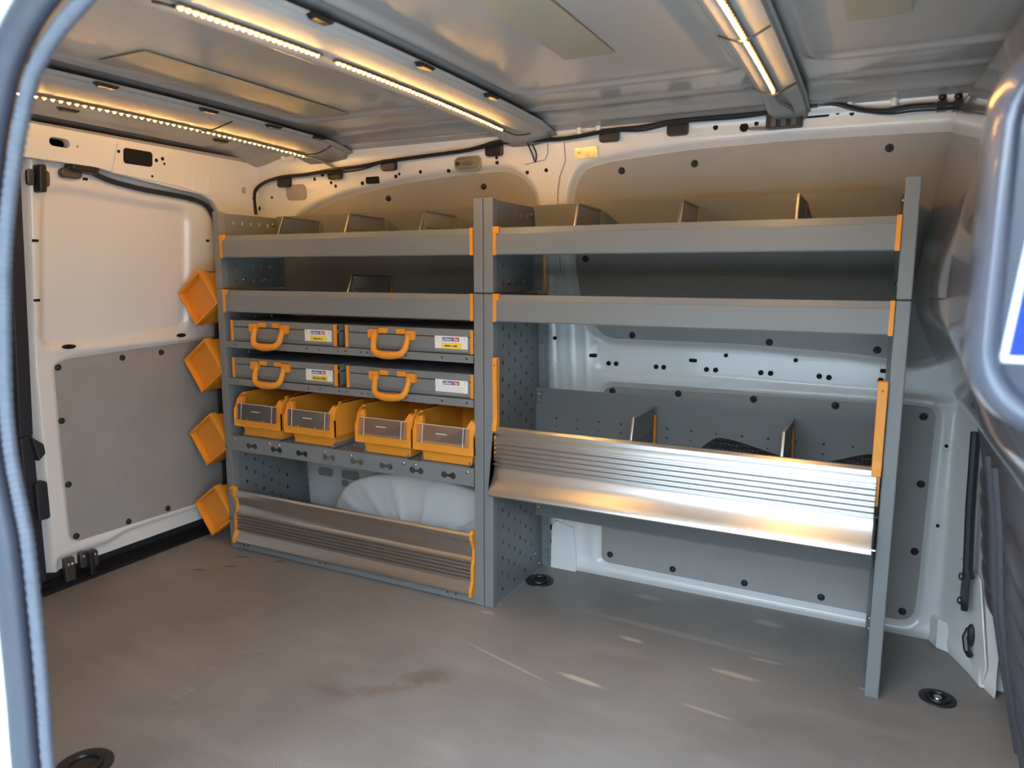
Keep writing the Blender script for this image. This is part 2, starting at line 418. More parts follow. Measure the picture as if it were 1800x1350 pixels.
fast0 = None
def fastener(parent, pos, nrm, r=.0105):
    """round black push-in panel plug"""
    global fast0
    if fast0 is None:
        m = MB(); m.lathe([(0, .006), (.004, .0065), (.0045, .0045), (.0065, .0045), (.0075, .0065), (.0095, .004), (.0105, 0)], (0, 0, 0), 14)
        me = bpy.data.meshes.new('panel_fastener'); me.from_pydata(m.v, [], m.f); me.shade_smooth(); me.materials.append(MT['black_plastic']); fast0 = me
    o = bpy.data.objects.new('panel_fastener', fast0); C.objects.link(o); o.parent = parent; o.location = Vector(pos)-origin_of(parent)
    o.rotation_euler = Vector(nrm).to_track_quat('Z', 'Y').to_euler(); o.scale = (r/.0105,)*3
    return o
def lining(name, poly, parent, off, plugs, label):
    f = lambda u, v, w: (u, Yw(v)+off+w, v)
    p = plate(name, 'lining', parent, poly, [], .004, f)
    p['label'] = label
    n = Vector((0, -1, 0)) if plugs[0][1] < .65 else Vector((0, -1, -.11))
    for x, z in plugs: fastener(p, (x, Yw(z)+off-.002, z), n)
    return p
lining('lining_panel', WIN_L, wall_back, .022, [(-.566, 1.253), (-.182, 1.274)], 'grey hardboard panel in the rear window recess')
lining('lining_panel', WIN_R, wall_back, .022, [(.504, 1.303), (.996, 1.31), (.288, 1.296), (.317, .803), (.725, .799), (1.004, .79), (.167, 1.039)], 'grey hardboard panel in the front window recess')
lining('lining_panel', LOW, wall_back, .004, [(.257, .622), (.468, .630), (.69, .63), (.91, .63), (1.127, .618), (1.135, .433), (1.134, .243), (1.117, .065), (.908, .062), (.692, .062), (.471, .064), (.262, .075)], 'grey hardboard panel low on the wall')

# punched holes in the wall rail: near-black pieces paint the shade inside
def wdisc(x, z, r):
    y = float(Yw(z)); MB().cyl((x, y+.004, z), (x, y-.0012+(.008 if .66 < z < .77 and x > .2 else 0), z), r, 12).build('punched_hole_shade', 'hole', wall_back, True)
def wrect(x, z, a, b):
    y = float(Yw(z))+(.009 if .68 < z < .77 and x > .2 else 0)
    MB().prism(rrect(x-a/2, x+a/2, z-b/2, z+b/2, min(a, b)*.3, 3), lambda u, v: (u, y-.0012, v), lambda u, v: (u, y+.006, v)).build('punched_hole_shade', 'hole', wall_back, True)
for x, z in [(.243, .711), (.268, .711), (.397, .709), (.421, .709), (.551, .71), (.578, .71), (.707, .71), (.734, .71), (.864, .71), (.889, .708), (1.018, .709)]: wdisc(x, z, .0075)
for x, z in [(.192, .734), (.51, .735), (1.027, .735)]: wrect(x, z, .024, .011)
for x, z in [(.607, .756), (.80, .752), (.061, .785)]: wdisc(x, z, .006)
for x, z, r in [(-1.175, 1.285, .008), (-1.165, 1.24, .008), (-1.092, 1.277, .005), (-.873, 1.332, .006), (-.798, 1.316, .006), (-.779, 1.303, .006), (-.658, 1.307, .007), (-.498, 1.329, .005),
                (-.411, 1.331, .006), (-.301, 1.328, .006), (-.119, 1.357, .005), (-.013, 1.306, .006), (.052, 1.309, .006), (.565, 1.391, .007), (.641, 1.385, .012), (.673, 1.392, .006),
                (.872, 1.402, .006), (.905, 1.397, .006), (.925, 1.412, .012), (.953, 1.406, .006)]: wdisc(x, z, r)
for x, z, a, b in [(-.613, 1.316, .058, .026), (-.834, 1.346, .014, .014), (-.513, 1.322, .012, .012), (-.118, 1.342, .012, .010), (.815, 1.40, .075, .012)]: wrect(x, z, a, b)
for x, z, r in [(.05, .135, .010), (.085, .14, .008), (.05, .085, .007), (.085, .115, .006)]: wdisc(x, z, r)
# recessed oval and small ovals low on the wall
plate('access_cover', 'lining', wall_back, rrect(-1.015, -.918, 1.262, 1.318, .018), [], .003, lambda u, v, w: (u, Yw(v)-.002+w, v))
for x, z, a, b in ((-.939, .205, .075, .034), (-.815, .207, .085, .036), (-.842, .171, .035, .026)):
    plate('access_cover', 'lining', wall_back, rrect(x-a/2, x+a/2, z-b/2, z+b/2, .012), [], .003, lambda u, v, w: (u, Yw(v)-.002+w, v))
# reflective maker's plate beside the pillar
plate('foil_label', 'silver_label', wall_back, rrect(.150, .222, 1.335, 1.367, .003), [circ(.163, 1.352, .004, 8)], .001, lambda u, v, w: (u, Yw(v)-.003+w, v))
# bead lines of the pillar joint
pj = MB(); pj.tube([(x, float(Yw(z))-.001, z) for x, z in ((.115, 1.385), (.117, 1.33), (.098, 1.29), (.088, 1.24), (.086, 1.15), (.09, 1.0))], .0016, 5)
pj.tube([(x, float(Yw(z))-.001, z) for x, z in ((-.02, 1.33), (.02, 1.335), (.05, 1.34), (.06, 1.36), (.06, 1.39))], .0014, 5)
pj.build('joint_seam', 'lining', wall_back, True)['kind'] = 'stuff'
sp = MB()
for x, z in ((.07, 1.24), (.072, 1.205), (.03, 1.305), (.065, 1.30)): sp.tube([(x+.009*math.cos(a*math.pi/6), float(Yw(z))-.0005, z+.009*math.sin(a*math.pi/6)) for a in range(12)], .0012, 5, True)
sp.build('spot_weld', 'white_paint', wall_back, True)['kind'] = 'stuff'

# wheel arch
na, nb = 48, 26
ta = np.linspace(0, math.pi, na); tb = np.linspace(0, 1, nb)
A, B = np.meshgrid(ta, tb, indexing='ij')
wd = np.where(B < .62, 1.0, np.sqrt(np.clip(1-((B-.62)/.38)**2, 0, 1)))
Rr = .18+.82*(1-np.clip((B-.45)/.55, 0, 1)**3.0)
yy = .40-.20*np.clip(B/.55, 0, 1)**.8-.02*np.clip((B-.55)/.45, 0, 1)
ax = -.385+.36*Rr*np.cos(A); az = .305*Rr*np.clip(np.sin(A), 0, 1)**np.where(np.cos(A) > 0, .22, .5)
rib = .010*np.exp(-((np.sin(A*7))/.25)**2)*sstep(B, .55, .7)
wa = grid_mesh('wheel_arch', np.stack([ax, yy-rib, az], -1), 'white_paint', wall_back)

# foot bracket of the middle pillar and base flange
pb = MB(); pb.prism([(.055, 0), (.055, .15), (.07, .165), (.135, .15), (.15, .03), (.15, 0)], lambda u, v: (u, .374-.012*(1-min(1, v/.08)), v), lambda u, v: (u, .39, v))
pb.build('pillar_foot', 'white_paint', wall_back, bevel=.004)
# front corner base bracket with bracket and grommet
cb = MB()
cb.prism([(1.175, .392), (1.20, .335), (1.245, .312), (1.282, .165), (1.345, .165), (1.345, .392)], lambda u, v: (u, v, 0.0), lambda u, v: (u+.0*v, v+.02, .075))
cb.build('corner_foot', 'white_paint', wall_back, bevel=.006)
pl_ = plate('corner_plate', 'white_paint', wall_back, [(.31, 0), (.17, 0), (.155, .06), (.20, .26), (.31, .27)], [], .004, lambda u, v, w: (1.245+(.31-u)*.30+w-.05*max(0, v-.05), u, v))

# ---- roof
def Zc(X_, Y_):
    z = 1.445+.010*(1-((Y_+.51)/.85)**2)
    z = z-.030*sstep(Y_, .16, .31)-.03*sstep(-X_, .95, 1.2)-.03*sstep(-Y_, 1.2, 1.34)
    return z
nx, ny = 300, 200
xs = np.linspace(-1.24, 1.30, nx); ys = np.linspace(-1.35, .335, ny)
U, V = np.meshgrid(xs, ys, indexing='ij'); Zv = Zc(U, V)
FIELDS = [rrect(-.63, -.15, -1.0, -.02, .06), rrect(.13, .69, -1.0, -.03, .06), rrect(.84, 1.5, -1.0, -.03, .06), rrect(-1.12, -.98, -1.0, .05, .04)]
for P in FIELDS:
    d = sdf(U, V, P); Zv = Zv+.004*(1-sstep(d, -.012, .012))-.008*np.exp(-(d/.010)**2)
BEADS = [(.02, .66, .125), (.84, 1.4, .125), (-.60, -.12, .125), (-1.1, -.98, .13)]
for a, b, y in BEADS:
    dd = np.hypot(np.maximum(np.maximum(a-U, U-b), 0), V-y); Zv = Zv-.008*np.exp(-(dd/.010)**2)
dd = np.abs(V-.235); Zv = Zv-.006*np.exp(-(dd/.012)**2)
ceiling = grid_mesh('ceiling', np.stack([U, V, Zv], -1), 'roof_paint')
struct(ceiling, 'glossy off-white sheet metal van roof with pressed beads', 'ceiling')
def bow(x0, x1, prof, name='roof_bow'):
    """cross bow: prof list of (x offset 0..1, z drop) swept across the roof"""
    ys_ = np.linspace(-1.33, .30, 30); P = np.zeros((len(prof), len(ys_), 3))
    for i, (u, dz) in enumerate(prof):
        for j, y in enumerate(ys_):
            P[i, j] = (x0+u*(x1-x0), y, 1.447+.016*(1-((y+.43)/.75)**2)-dz-.018*float(sstep(np.array(y), .2, .30)))
    o = grid_mesh(name, P, 'bow_paint', ceiling, 35)
    s = o.modifiers.new('thick', 'SOLIDIFY'); s.thickness = .0025; s.offset = 1
    return o
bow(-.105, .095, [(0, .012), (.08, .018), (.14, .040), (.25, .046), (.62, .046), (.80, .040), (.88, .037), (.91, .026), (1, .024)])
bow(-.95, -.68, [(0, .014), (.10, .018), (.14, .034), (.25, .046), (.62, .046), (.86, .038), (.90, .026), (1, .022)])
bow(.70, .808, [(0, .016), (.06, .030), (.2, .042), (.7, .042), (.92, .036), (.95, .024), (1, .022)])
for x0, x1, y0, y1 in ((-.575, -.422, -.71, -.045), (.352, .466, -1.05, -.259), (.914, 1.018, -1.0, -.252)):
    plate('damping_pad', 'pad', ceiling, rrect(x0, x1, y0, y1, .004, 2), [], .0025, lambda u, v, w: (u, v, float(Zc(np.array(u), np.array(v)))+.0015+w))
for x, y in ((.17, .285), (.23, .285), (-1.0, .285), (-.95, .285), (.90, .285), (1.0, .285)): MB().cyl((x, y, 1.435), (x, y, 1.402), .009, 12, .008).build('roof_peg', 'white_paint', ceiling, True)
for x, ys_ in ((-.682, (-.62, -.32, -.08, .12)), (.093, (-.75, -.42, -.12)), (-1.02, (-.5, .02))):
    for y in ys_: MB().prism([(-.030, 0), (-.020, -.008), (.020, -.008), (.030, 0)], lambda u, v: (x-.008, y+u, 1.436+v), lambda u, v: (x+.008, y+u, 1.436+v)).build('bow_pad', 'black_plastic', ceiling)

# ---- rear end: header, corner column
def rmap(off): return lambda u, v, w=0: (float(Xr(np.array(v)))+off+w, u, v)
HEAD = [(-1.34, 1.31), (-.70, 1.31), (-.51, 1.312), (-.335, 1.310), (-.25, 1.297), (-.17, 1.288), (-.05, 1.276), (.054, 1.266), (.10, 1.250), (.135, 1.21), (.150, 1.16), (.160, 1.05), (.165, .90), (.40, .90), (.36, 1.40), (-1.34, 1.41)]
hl = [rrect(-.478, -.418, 1.353, 1.377, .012), rrect(-.252, -.150, 1.333, 1.380, .010), circ(.245, 1.30, .013, 14), circ(.29, 1.275, .006, 8),
      circ(-.395, 1.362, .004, 8), circ(-.27, 1.366, .005, 8), circ(-.135, 1.357, .005, 8), circ(-.112, 1.365, .005, 8)]
wall_rear = plate('wall_rear', 'white_paint', None, HEAD, hl, .03, rmap(.030), bevel=.004)
struct(wall_rear, 'white painted header and corner post around the rear doors', 'wall')
box('corner_post', 'white_paint', wall_rear, -1.27, -1.232, .165, .40, -.02, .905, bevel=.004)
box('header_lip', 'roof_paint', wall_rear, -1.235, -1.15, -1.33, .36, 1.398, 1.412)
rb = MB()
for y in (.02, .075): rb.tube([(float(Xr(np.array(z)))+.048, y, z) for z in (1.275, 1.30, 1.33)], .006, 6)
rb.prism([(-.29, 1.30), (-.05, 1.285), (.09, 1.262), (.09, 1.345), (-.02, 1.388), (-.27, 1.388)], lambda u, v: rmap(.044)(u, v), lambda u, v: rmap(.050)(u, v))
rbo = rb.build('header_rib', 'white_paint', wall_rear, True)
# cut-outs behind the raised field, their dark depth painted as near-black pieces
rc = MB()
rc.prism(rrect(-.252, -.150, 1.333, 1.380, .010, 4), lambda u, v: rmap(.046)(u, v), lambda u, v: rmap(.0515)(u, v))
for y, z, r in ((-.268, 1.366, .005), (-.135, 1.357, .006), (-.112, 1.365, .006), (-.105, 1.350, .004), (-.15, 1.305, .004)):
    a = rmap(.046)(y, z); b = rmap(.0515)(y, z); rc.cyl(a, b, r, 10)
rc.build('grommet', 'hole', wall_rear, True)  # not grommets: near-black pieces painting the dark depth of the cut-outs
bb = MB().box(-1.33, -1.325, -1.33, .40, -.03, 1.45)
bb.build('door_gap_shadow', 'void', wall_rear)

# ---- rear doors
def leaf(name, y0, y1, sgn, yc, label):
    """sgn +1 for the leaf right of the gap; mirrored for the other one"""
    nu_, nv_ = 130, 190
    us = np.linspace(0, 1, nu_); zs_ = np.linspace(.052, 1.325, nv_)
    Uu, Vv = np.meshgrid(us, zs_, indexing='ij')
    q = .005+Uu*.80                      # distance from the gap
    z_ = Vv
    X_ = Xr(z_)
    pan = PAN_LOW; emb = PAN_UP
    d1 = sdf(q, z_, pan); d2 = sdf(q, z_, emb)
    X_ = X_-.010*(1-sstep(d1, -.003, .012))-.018*(1-sstep(d2, -.014, .018))
    X_ = X_-.035*(1-sstep(q, .0, .028))
    X_ = X_-.016*(1-sstep(z_-.02*sstep(q, .2, .3), .075, .105))*sstep(q, .02, .05)
    X_ = X_+.006*np.exp(-((z_-.755)/.012)**2)*sstep(q, .05, .1)
    o = grid_mesh(name, np.stack([X_, yc+sgn*q, z_], -1), 'white_paint')
    struct(o, label, 'door'); return o
PAN_LOW = round_poly([(.083, .128), (.080, .42), (.082, .705), (.12, .722), (.38, .734), (.80, .746), (.80, .118), (.575, .121)], .035)
PAN_UP = round_poly([(.048, .79), (.055, 1.12), (.062, 1.225), (.10, 1.238), (.168, 1.236), (.38, 1.22), (.545, 1.21), (.562, 1.18), (.568, .792), (.28, .766), (.07, .769)], .05)
door1 = leaf('door_1', 0, 0, 1, -.530, 'white rear door leaf with grey lower lining panel, beside the rack')
door2 = leaf('door_2', 0, 0, -1, -.570, 'white rear door leaf seen as a sliver beside the black door seal')
for d, sgn, yc, pl in ((door1, 1, -.530, [(.092, .699), (.31, .708), (.46, .712), (.088, .53), (.091, .322), (.101, .146), (.286, .138), (.443, .139)]),
                       (door2, -1, -.570, [(.021+.03, .706), (.023+.03, .528), (.023+.03, .32)])):
    off = 0 if d is door1 else -.03
    pn = plate('lining_panel', 'lining', d, [(yc+sgn*(u+off), v) for u, v in PAN_LOW], [], .003, rmap(-.0075))
    for u, v in pl: fastener(pn, (float(Xr(np.array(v)))-.006, yc+sgn*u, v), (1, 0, 0))
dh = MB()
for y, z, a, b in ((-.344, 1.277, .016, .008), (.042, 1.248, .016, .008), (-.498, 1.085, .017, .008), (.119, 1.11, .014, .008), (-.498, .91, .017, .008)):
    dh.prism(rect(y, z, a, b), lambda u, v: rmap(-.004)(u, v), lambda u, v: rmap(.0012)(u, v))
for y, z, a, b in ((-.406, .762, .020, .007), (.006, .768, .018, .007)):
    dh.prism([(y+a*math.cos(t*math.pi/8), z+b*math.sin(t*math.pi/8)) for t in range(16)], lambda u, v: rmap(-.004)(u, v), lambda u, v: rmap(.008)(u, v))
a, b = rmap(-.004)(-.15, 1.27), rmap(.0012)(-.15, 1.27); dh.cyl(a, b, .006, 10)
dh.build('grommet', 'hole', door1, True)
# lower hinge plate and latch
hp = box('strike_plate', 'dark_steel', door1, -1.272, -1.2555, -.484, -.452, .012, .088, bevel=.002)
for y in (-.474, -.462):
    m = MB(); m.ball((-1.254, y, .068), .005, .006, .006, 10, 6); m.build('bolt', 'steel', hp, True)
lt = box('latch', 'black_plastic', door1, -1.27, -1.235, -.415, -.398, .012, .090, bevel=.004)
for y, z in ((-.425, .068), (-.387, .062)):
    pz = MB(); pz.prism(rrect(y-.011, y+.011, z-.028, z+.026, .009), lambda u, v: (-1.27, u, v), lambda u, v: (-1.252, u, v)); k = pz.build('latch_plate', 'dark_steel', lt, bevel=.002)
    m = MB(); m.ball((-1.251, y, z+.012), .004, .005, .005, 10, 6); m.build('bolt', 'steel', lt, True)
# upper latch
ul = MB(); ul.prism(rrect(-.500, -.480, 1.222, 1.30, .006), lambda u, v: rmap(-.01)(u, v), lambda u, v: rmap(.034)(u, v))
ulo = ul.build('upper_latch', 'black_plastic', door1, bevel=.003)
for y in (-.512, -.468):
    q = MB(); q.prism(rrect(y-.010, y+.010, 1.240, 1.286, .009), lambda u, v: rmap(0)(u, v), lambda u, v: rmap(.012)(u, v)); q.build('latch_plate', 'dark_steel', ulo, bevel=.002)
q = MB(); q.prism(rrect(-.43, -.365, 1.272, 1.300, .013), lambda u, v: rmap(0)(u, v), lambda u, v: rmap(.022)(u, v)); q.build('upper_striker', 'dark_steel', door1, bevel=.004)
q = MB(); q.prism([(-.41, 1.296), (-.33, 1.290), (-.325, 1.308), (-.36, 1.312), (-.41, 1.312)], lambda u, v: rmap(0)(u, v), lambda u, v: rmap(.045)(u, v)); q.build('upper_catch', 'black_plastic', door1, bevel=.004)
# black rubber seal: along the header and between the leaves
sl = MB()
pth = [(-.345, 1.303), (-.30, 1.287), (-.25, 1.276), (-.149, 1.264), (-.06, 1.259), (.03, 1.252), (.085, 1.24), (.117, 1.218), (.138, 1.18), (.148, 1.12), (.156, .99), (.162, .8), (.162, .5), (.162, .1)]
sl.tube([rmap(.012)(p.x, p.y) for p in smooth_poly(pth, 4, False)], .0085, 8)
seal_o = sl.build('trim_1', 'black_rubber', None, True); struct(seal_o, 'black rubber seal curving along the top of the rear door', 'door seal')
gs = MB()
for z0, z1, a in ((.03, .27, .020), (.27, .50, .019), (.50, 1.32, .020)):
    gs.prism([(-.55-a, z0), (-.55+a, z0), (-.55+a, z1), (-.55-a, z1)], lambda u, v: rmap(-.025)(u, v), lambda u, v: rmap(-.006)(u, v))
gs.prism([(-.545, .50), (-.51, .47), (-.507, .44), (-.53, .42)], lambda u, v: rmap(-.02)(u, v), lambda u, v: rmap(.01)(u, v))
gs.prism(rrect(-.548, -.512, .235, .355, .008), lambda u, v: rmap(-.02)(u, v), lambda u, v: rmap(.012)(u, v))
gso = gs.build('trim_2', 'black_rubber', None, bevel=.004); struct(gso, 'black rubber strip with latch housings between the rear doors', 'door seal')
th = MB(); th.box(-1.30, -1.240, -1.32, .165, -.03, .004)
for k in range(4): th.box(-1.292+k*.013, -1.286+k*.013, -1.32, .165, .004, .009+.004*(3-k))
tho = th.build('trim_3', 'black_plastic', None); struct(tho, 'black ribbed plastic threshold below the rear doors', 'threshold')

# ---- near side: door aperture and its rubber seal
IN = [(.335, 1.246), (.294, 1.231), (.26, 1.214), (.229, 1.191), (.208, 1.166), (.182, 1.116), (.156, 1.052), (.138, .991), (.129, .94), (.116, .847), (.115, .78), (.123, .725), (.131, .671), (.132, .57), (.13, .458), (.126, .38), (.122, .15), (.13, .02), (.18, -.03)]
AP = IN+[(.6, -.035), (1.12, -.03), (1.20, .02), (1.22, .2), (1.22, 1.1), (1.19, 1.22), (1.08, 1.265), (.7, 1.268), (.45, 1.263)]
APs = [(p.x, p.y) for p in smooth_poly(AP, 3)]
def offset_loop(P, d):
    out = []; N = len(P)
    for i in range(N):
        t = Vector(P[(i+1) % N])-Vector(P[i-1]); t.normalize(); nrm = Vector((t.y, -t.x))
        if (Vector(P[i])+nrm*.01-Vector((.65, .6))).length < (Vector(P[i])-Vector((.65, .6))).length: nrm = -nrm
        q = Vector(P[i])+nrm*d; out.append((q.x, q.y))
    return out
gx = offset_loop(APs, .055)   # sheet edge behind the seal
ctr = Vector((.65, .6)); n = len(gx)
def outerp(p):
    d = Vector(p)-ctr; t = 1e9
    if d.x < 0: t = min(t, (-1.36-ctr.x)/d.x)
    if d.x > 0: t = min(t, (1.75-ctr.x)/d.x)
    if d.y < 0: t = min(t, (-.36-ctr.y)/d.y)
    if d.y > 0: t = min(t, (1.52-ctr.y)/d.y)
    return ctr+d*t
ow = [outerp(p) for p in gx]
wn = MB(); vs = []
for (y0) in (-1.345, -1.385):
    vs += [(p[0], y0, p[1]) for p in gx]
    vs += [(p.x, y0, p.y) for p in ow]
fs = []
for i in range(n):
    j = (i+1) % n
    fs += [(i, j, n+j, n+i), (2*n+i, 3*n+i, 3*n+j, 2*n+j), (i, 2*n+i, 2*n+j, j)]
wn.add(vs, fs); wall_near = wn.build('wall_near', 'body_white', None, 45)
struct(wall_near, 'white body side with the sliding door aperture around the camera view', 'wall')
dense = [Vector((p.x, -1.328, p.y)) for p in smooth_poly(offset_loop(APs, .0155), 8)]
se2 = MB(); se2.tube(dense, .0075, 10, True, rfun=lambda i: .0075+.0007*math.sin(i*1.9))
outer_t = [Vector((p[0], -1.338, p[1])) for p in offset_loop(APs, .045)]
se3 = MB(); se3.tube(outer_t, .0155, 12, True)
so = se3.build('trim_4', 'seal_rubber', None, 60); struct(so, 'blue-black rubber seal around the sliding door opening, blurred in the foreground', 'door seal')
mat('seal_ribbed', (.055, .066, .086), .5, var=.12, vscale=60)
se2.build('ribbed_lip', 'seal_ribbed', so, 60)
bo = MB(); bo.cyl((.028, -1.40, .39), (.028, -1.384, .39), .026, 20, .020); bo.ball((.028, -1.40, .39), .014, .008, .014, 14, 7)
bo.build('body_bolt', 'zinc', wall_near, True)

# ---- bulkhead
ZK = np.array([-.02, .2, .35, .55, .66, .72, .82, .90, .96, 1.02, 1.19, 1.37, 1.46]); XK = np.array([1.335, 1.285, 1.255, 1.235, 1.215, 1.165, 1.115, 1.080, 1.075, 1.078, 1.10, 1.128, 1.185])
def bulk(y, z):
    x = np.interp(z, ZK, XK)
    x = x+.045*np.clip(.28-y, 0, 2)*sstep(z, .6, .85)
    x = x+.10*sstep(-y, .35, .8)*sstep(z, .6, .85)
    return x
nv_, nz_ = 170, 180
zs = np.linspace(-.02, 1.46, nz_); ts = np.linspace(0, 1, nv_)
T, Zg = np.meshgrid(ts, zs, indexing='ij')
ye = .11+.17*sstep(Zg, .62, .80)
Yg = ye+(-1.345-ye)*T
Xg = bulk(Yg, Zg)
Xs = Xg.copy()
for _ in range(3): Xs[:, 1:-1] = (Xs[:, :-2]+2*Xs[:, 1:-1]+Xs[:, 2:])/4
Xs = Xs+.10*np.exp(-T*(1.345+ye)/.012)*.25
ks = int(np.searchsorted(zs, .66))
PB = np.stack([Xs, Yg, Zg], -1)
wall_front = grid_mesh('wall_front', PB[:, ks:], 'bulkhead', None, 60)
low_panel = grid_mesh('louvered_panel', PB[:, :ks+1], 'bulkhead_low', wall_front, 60)
struct(wall_front, 'glossy dark grey steel bulkhead with a rounded bulge towards the cab', 'wall')
def louvers(yc, zl, ry, rz, rx):
    proto = None
    for k, z in enumerate(zl):
        x = float(bulk(np.array(yc), np.array(z)))
        if proto is None:
            m = MB(); m.ball((x, yc, z), rx, ry, rz, 16, 10, Matrix.Rotation(math.radians(8), 3, 'X'))
            proto = m.build('louver', 'louver', wall_front, True)
            base = Vector((x, yc, z))
        else:
            o = bpy.data.objects.new('louver', proto.data); C.objects.link(o); o.parent = wall_front; o.location = Vector((x, yc, z))-base
louvers(-.01, [.555, .505, .455, .405, .355, .305], .078, .0235, .013)
louvers(-.42, [.53, .47, .41, .35, .29, .23], .13, .028, .017)
m = MB()
for yb_ in (-.135, -.235): m.tube([(float(bulk(np.array(yb_), np.array(z)))-.002, yb_, z) for z in np.linspace(.03, .64, 12)], .010, 8)
m.build('stiffening_bead', 'bulkhead_low', wall_front, True)
# rounded box standing out of the bulkhead beside the door, with a sticker on its face
bx_ = MB(); out0 = rrect(1.086, 1.48, .830, 1.228, .085, 9); cx_, cz_ = 1.283, 1.029
def ring(o, d, y):
    return [((cx_+(u-cx_)*(1-d/.197), y, cz_+(v-cz_)*(1-d/.19))) for u, v in o]
steps = [(.085, -.55), (.012, -.87), (.0, -.925), (.002, -.945), (.006, -.960), (.012, -.970), (.018, -.974), (.022, -.972), (.025, -.966), (.027, -.962), (.10, -.962)]
rings = [ring(out0, d, y) for d, y in steps]; N0 = len(out0)
vs = [p for r_ in rings for p in r_]; fs = []
for a in range(len(rings)-1):
    for k in range(N0): fs.append((a*N0+k, a*N0+(k+1) % N0, (a+1)*N0+(k+1) % N0, (a+1)*N0+k))
fs.append(tuple(range((len(rings)-1)*N0, len(rings)*N0)))
bx_.add(vs, fs); bulge = bx_.build('bulkhead_bulge', 'bulge_paint', wall_front, 60)
stk = plate('sticker', 'sticker_white', bulge, [(1.113, .907), (1.113, 1.050), (1.30, 1.050), (1.30, .907)], [], .001, lambda u, v, w: (u+.10*(v-.9), -.9635+w, v)); stk['label'] = 'blue sticker with white border'
plate('sticker_print', 'sticker_blue', stk, [(1.1195, .914), (1.1195, 1.042), (1.29, 1.042), (1.29, .914)], [], .001, lambda u, v, w: (u+.10*(v-.9), -.9645+w, v))
plate('sticker_motif', 'sticker_yellow', stk, [(1.150+.022*math.cos(a*.3142), 1.000+.035*math.sin(a*.3142)) for a in range(20)], [], .001, lambda u, v, w: (u, -.9655+w, v))
# dark gap strip between corner post and bulkhead, latch bracket, grommet
m = MB(); m.tube([(1.229, .215, .62), (1.2325, .205, .43), (1.2385, .195, .285), (1.243, .19, .262)], .011, 8); t5 = m.build('trim_5', 'black_rubber', None, True)
struct(t5, 'black rubber edging between the corner post and the bulkhead', 'edging')
lb = thing('latch_bracket', 'black steel bracket with two bolts on the white corner post', 'bracket', (1.245, .215, .20))
m = MB(); m.prism(round_poly([(.245, .185), (.19, .175), (.185, .20), (.20, .275), (.225, .278)], .008), lambda u, v: (1.232-.02*(v-.2), u, v), lambda u, v: (1.246-.02*(v-.2), u, v)); m.build('bracket_plate', 'black_plastic', lb, bevel=.002)
for y, z in ((.225, .252), (.208, .196)):
    m = MB(); m.ball((1.229, y, z), .006, .010, .010, 12, 7); m.build('bolt', 'zinc', lb, True)
gm = thing('cable_grommet', 'black rubber cable grommet low on the white corner post', 'grommet', (1.262, .22, .09))
m = MB(); m.ball((1.262, .222, .105), .012, .016, .030, 12, 8); m.build('grommet_body', 'black_rubber', gm, True)
m = MB(); m.tube([(1.258, .225, .12), (1.250, .215, .10), (1.254, .20, .075), (1.262, .205, .06)], .008, 8); m.build('cable', 'black_plastic', gm, True)
wp = MB()
for x, z in ((1.185, .545), (1.182, .325)):
    y = float(.385); wp.tube([(x+.014*math.cos(a*math.pi/8), y-.001, z+.014*math.sin(a*math.pi/8)) for a in range(16)], .0022, 6, True)
wp.build('pressed_ring', 'white_paint', wall_back, True)
wp = MB()
for x, z in ((1.185, .545), (1.182, .325)): wp.cyl((x, .39, z), (x, .383, z), .005, 10)
wp.build('grommet', 'hole', wall_back, True)

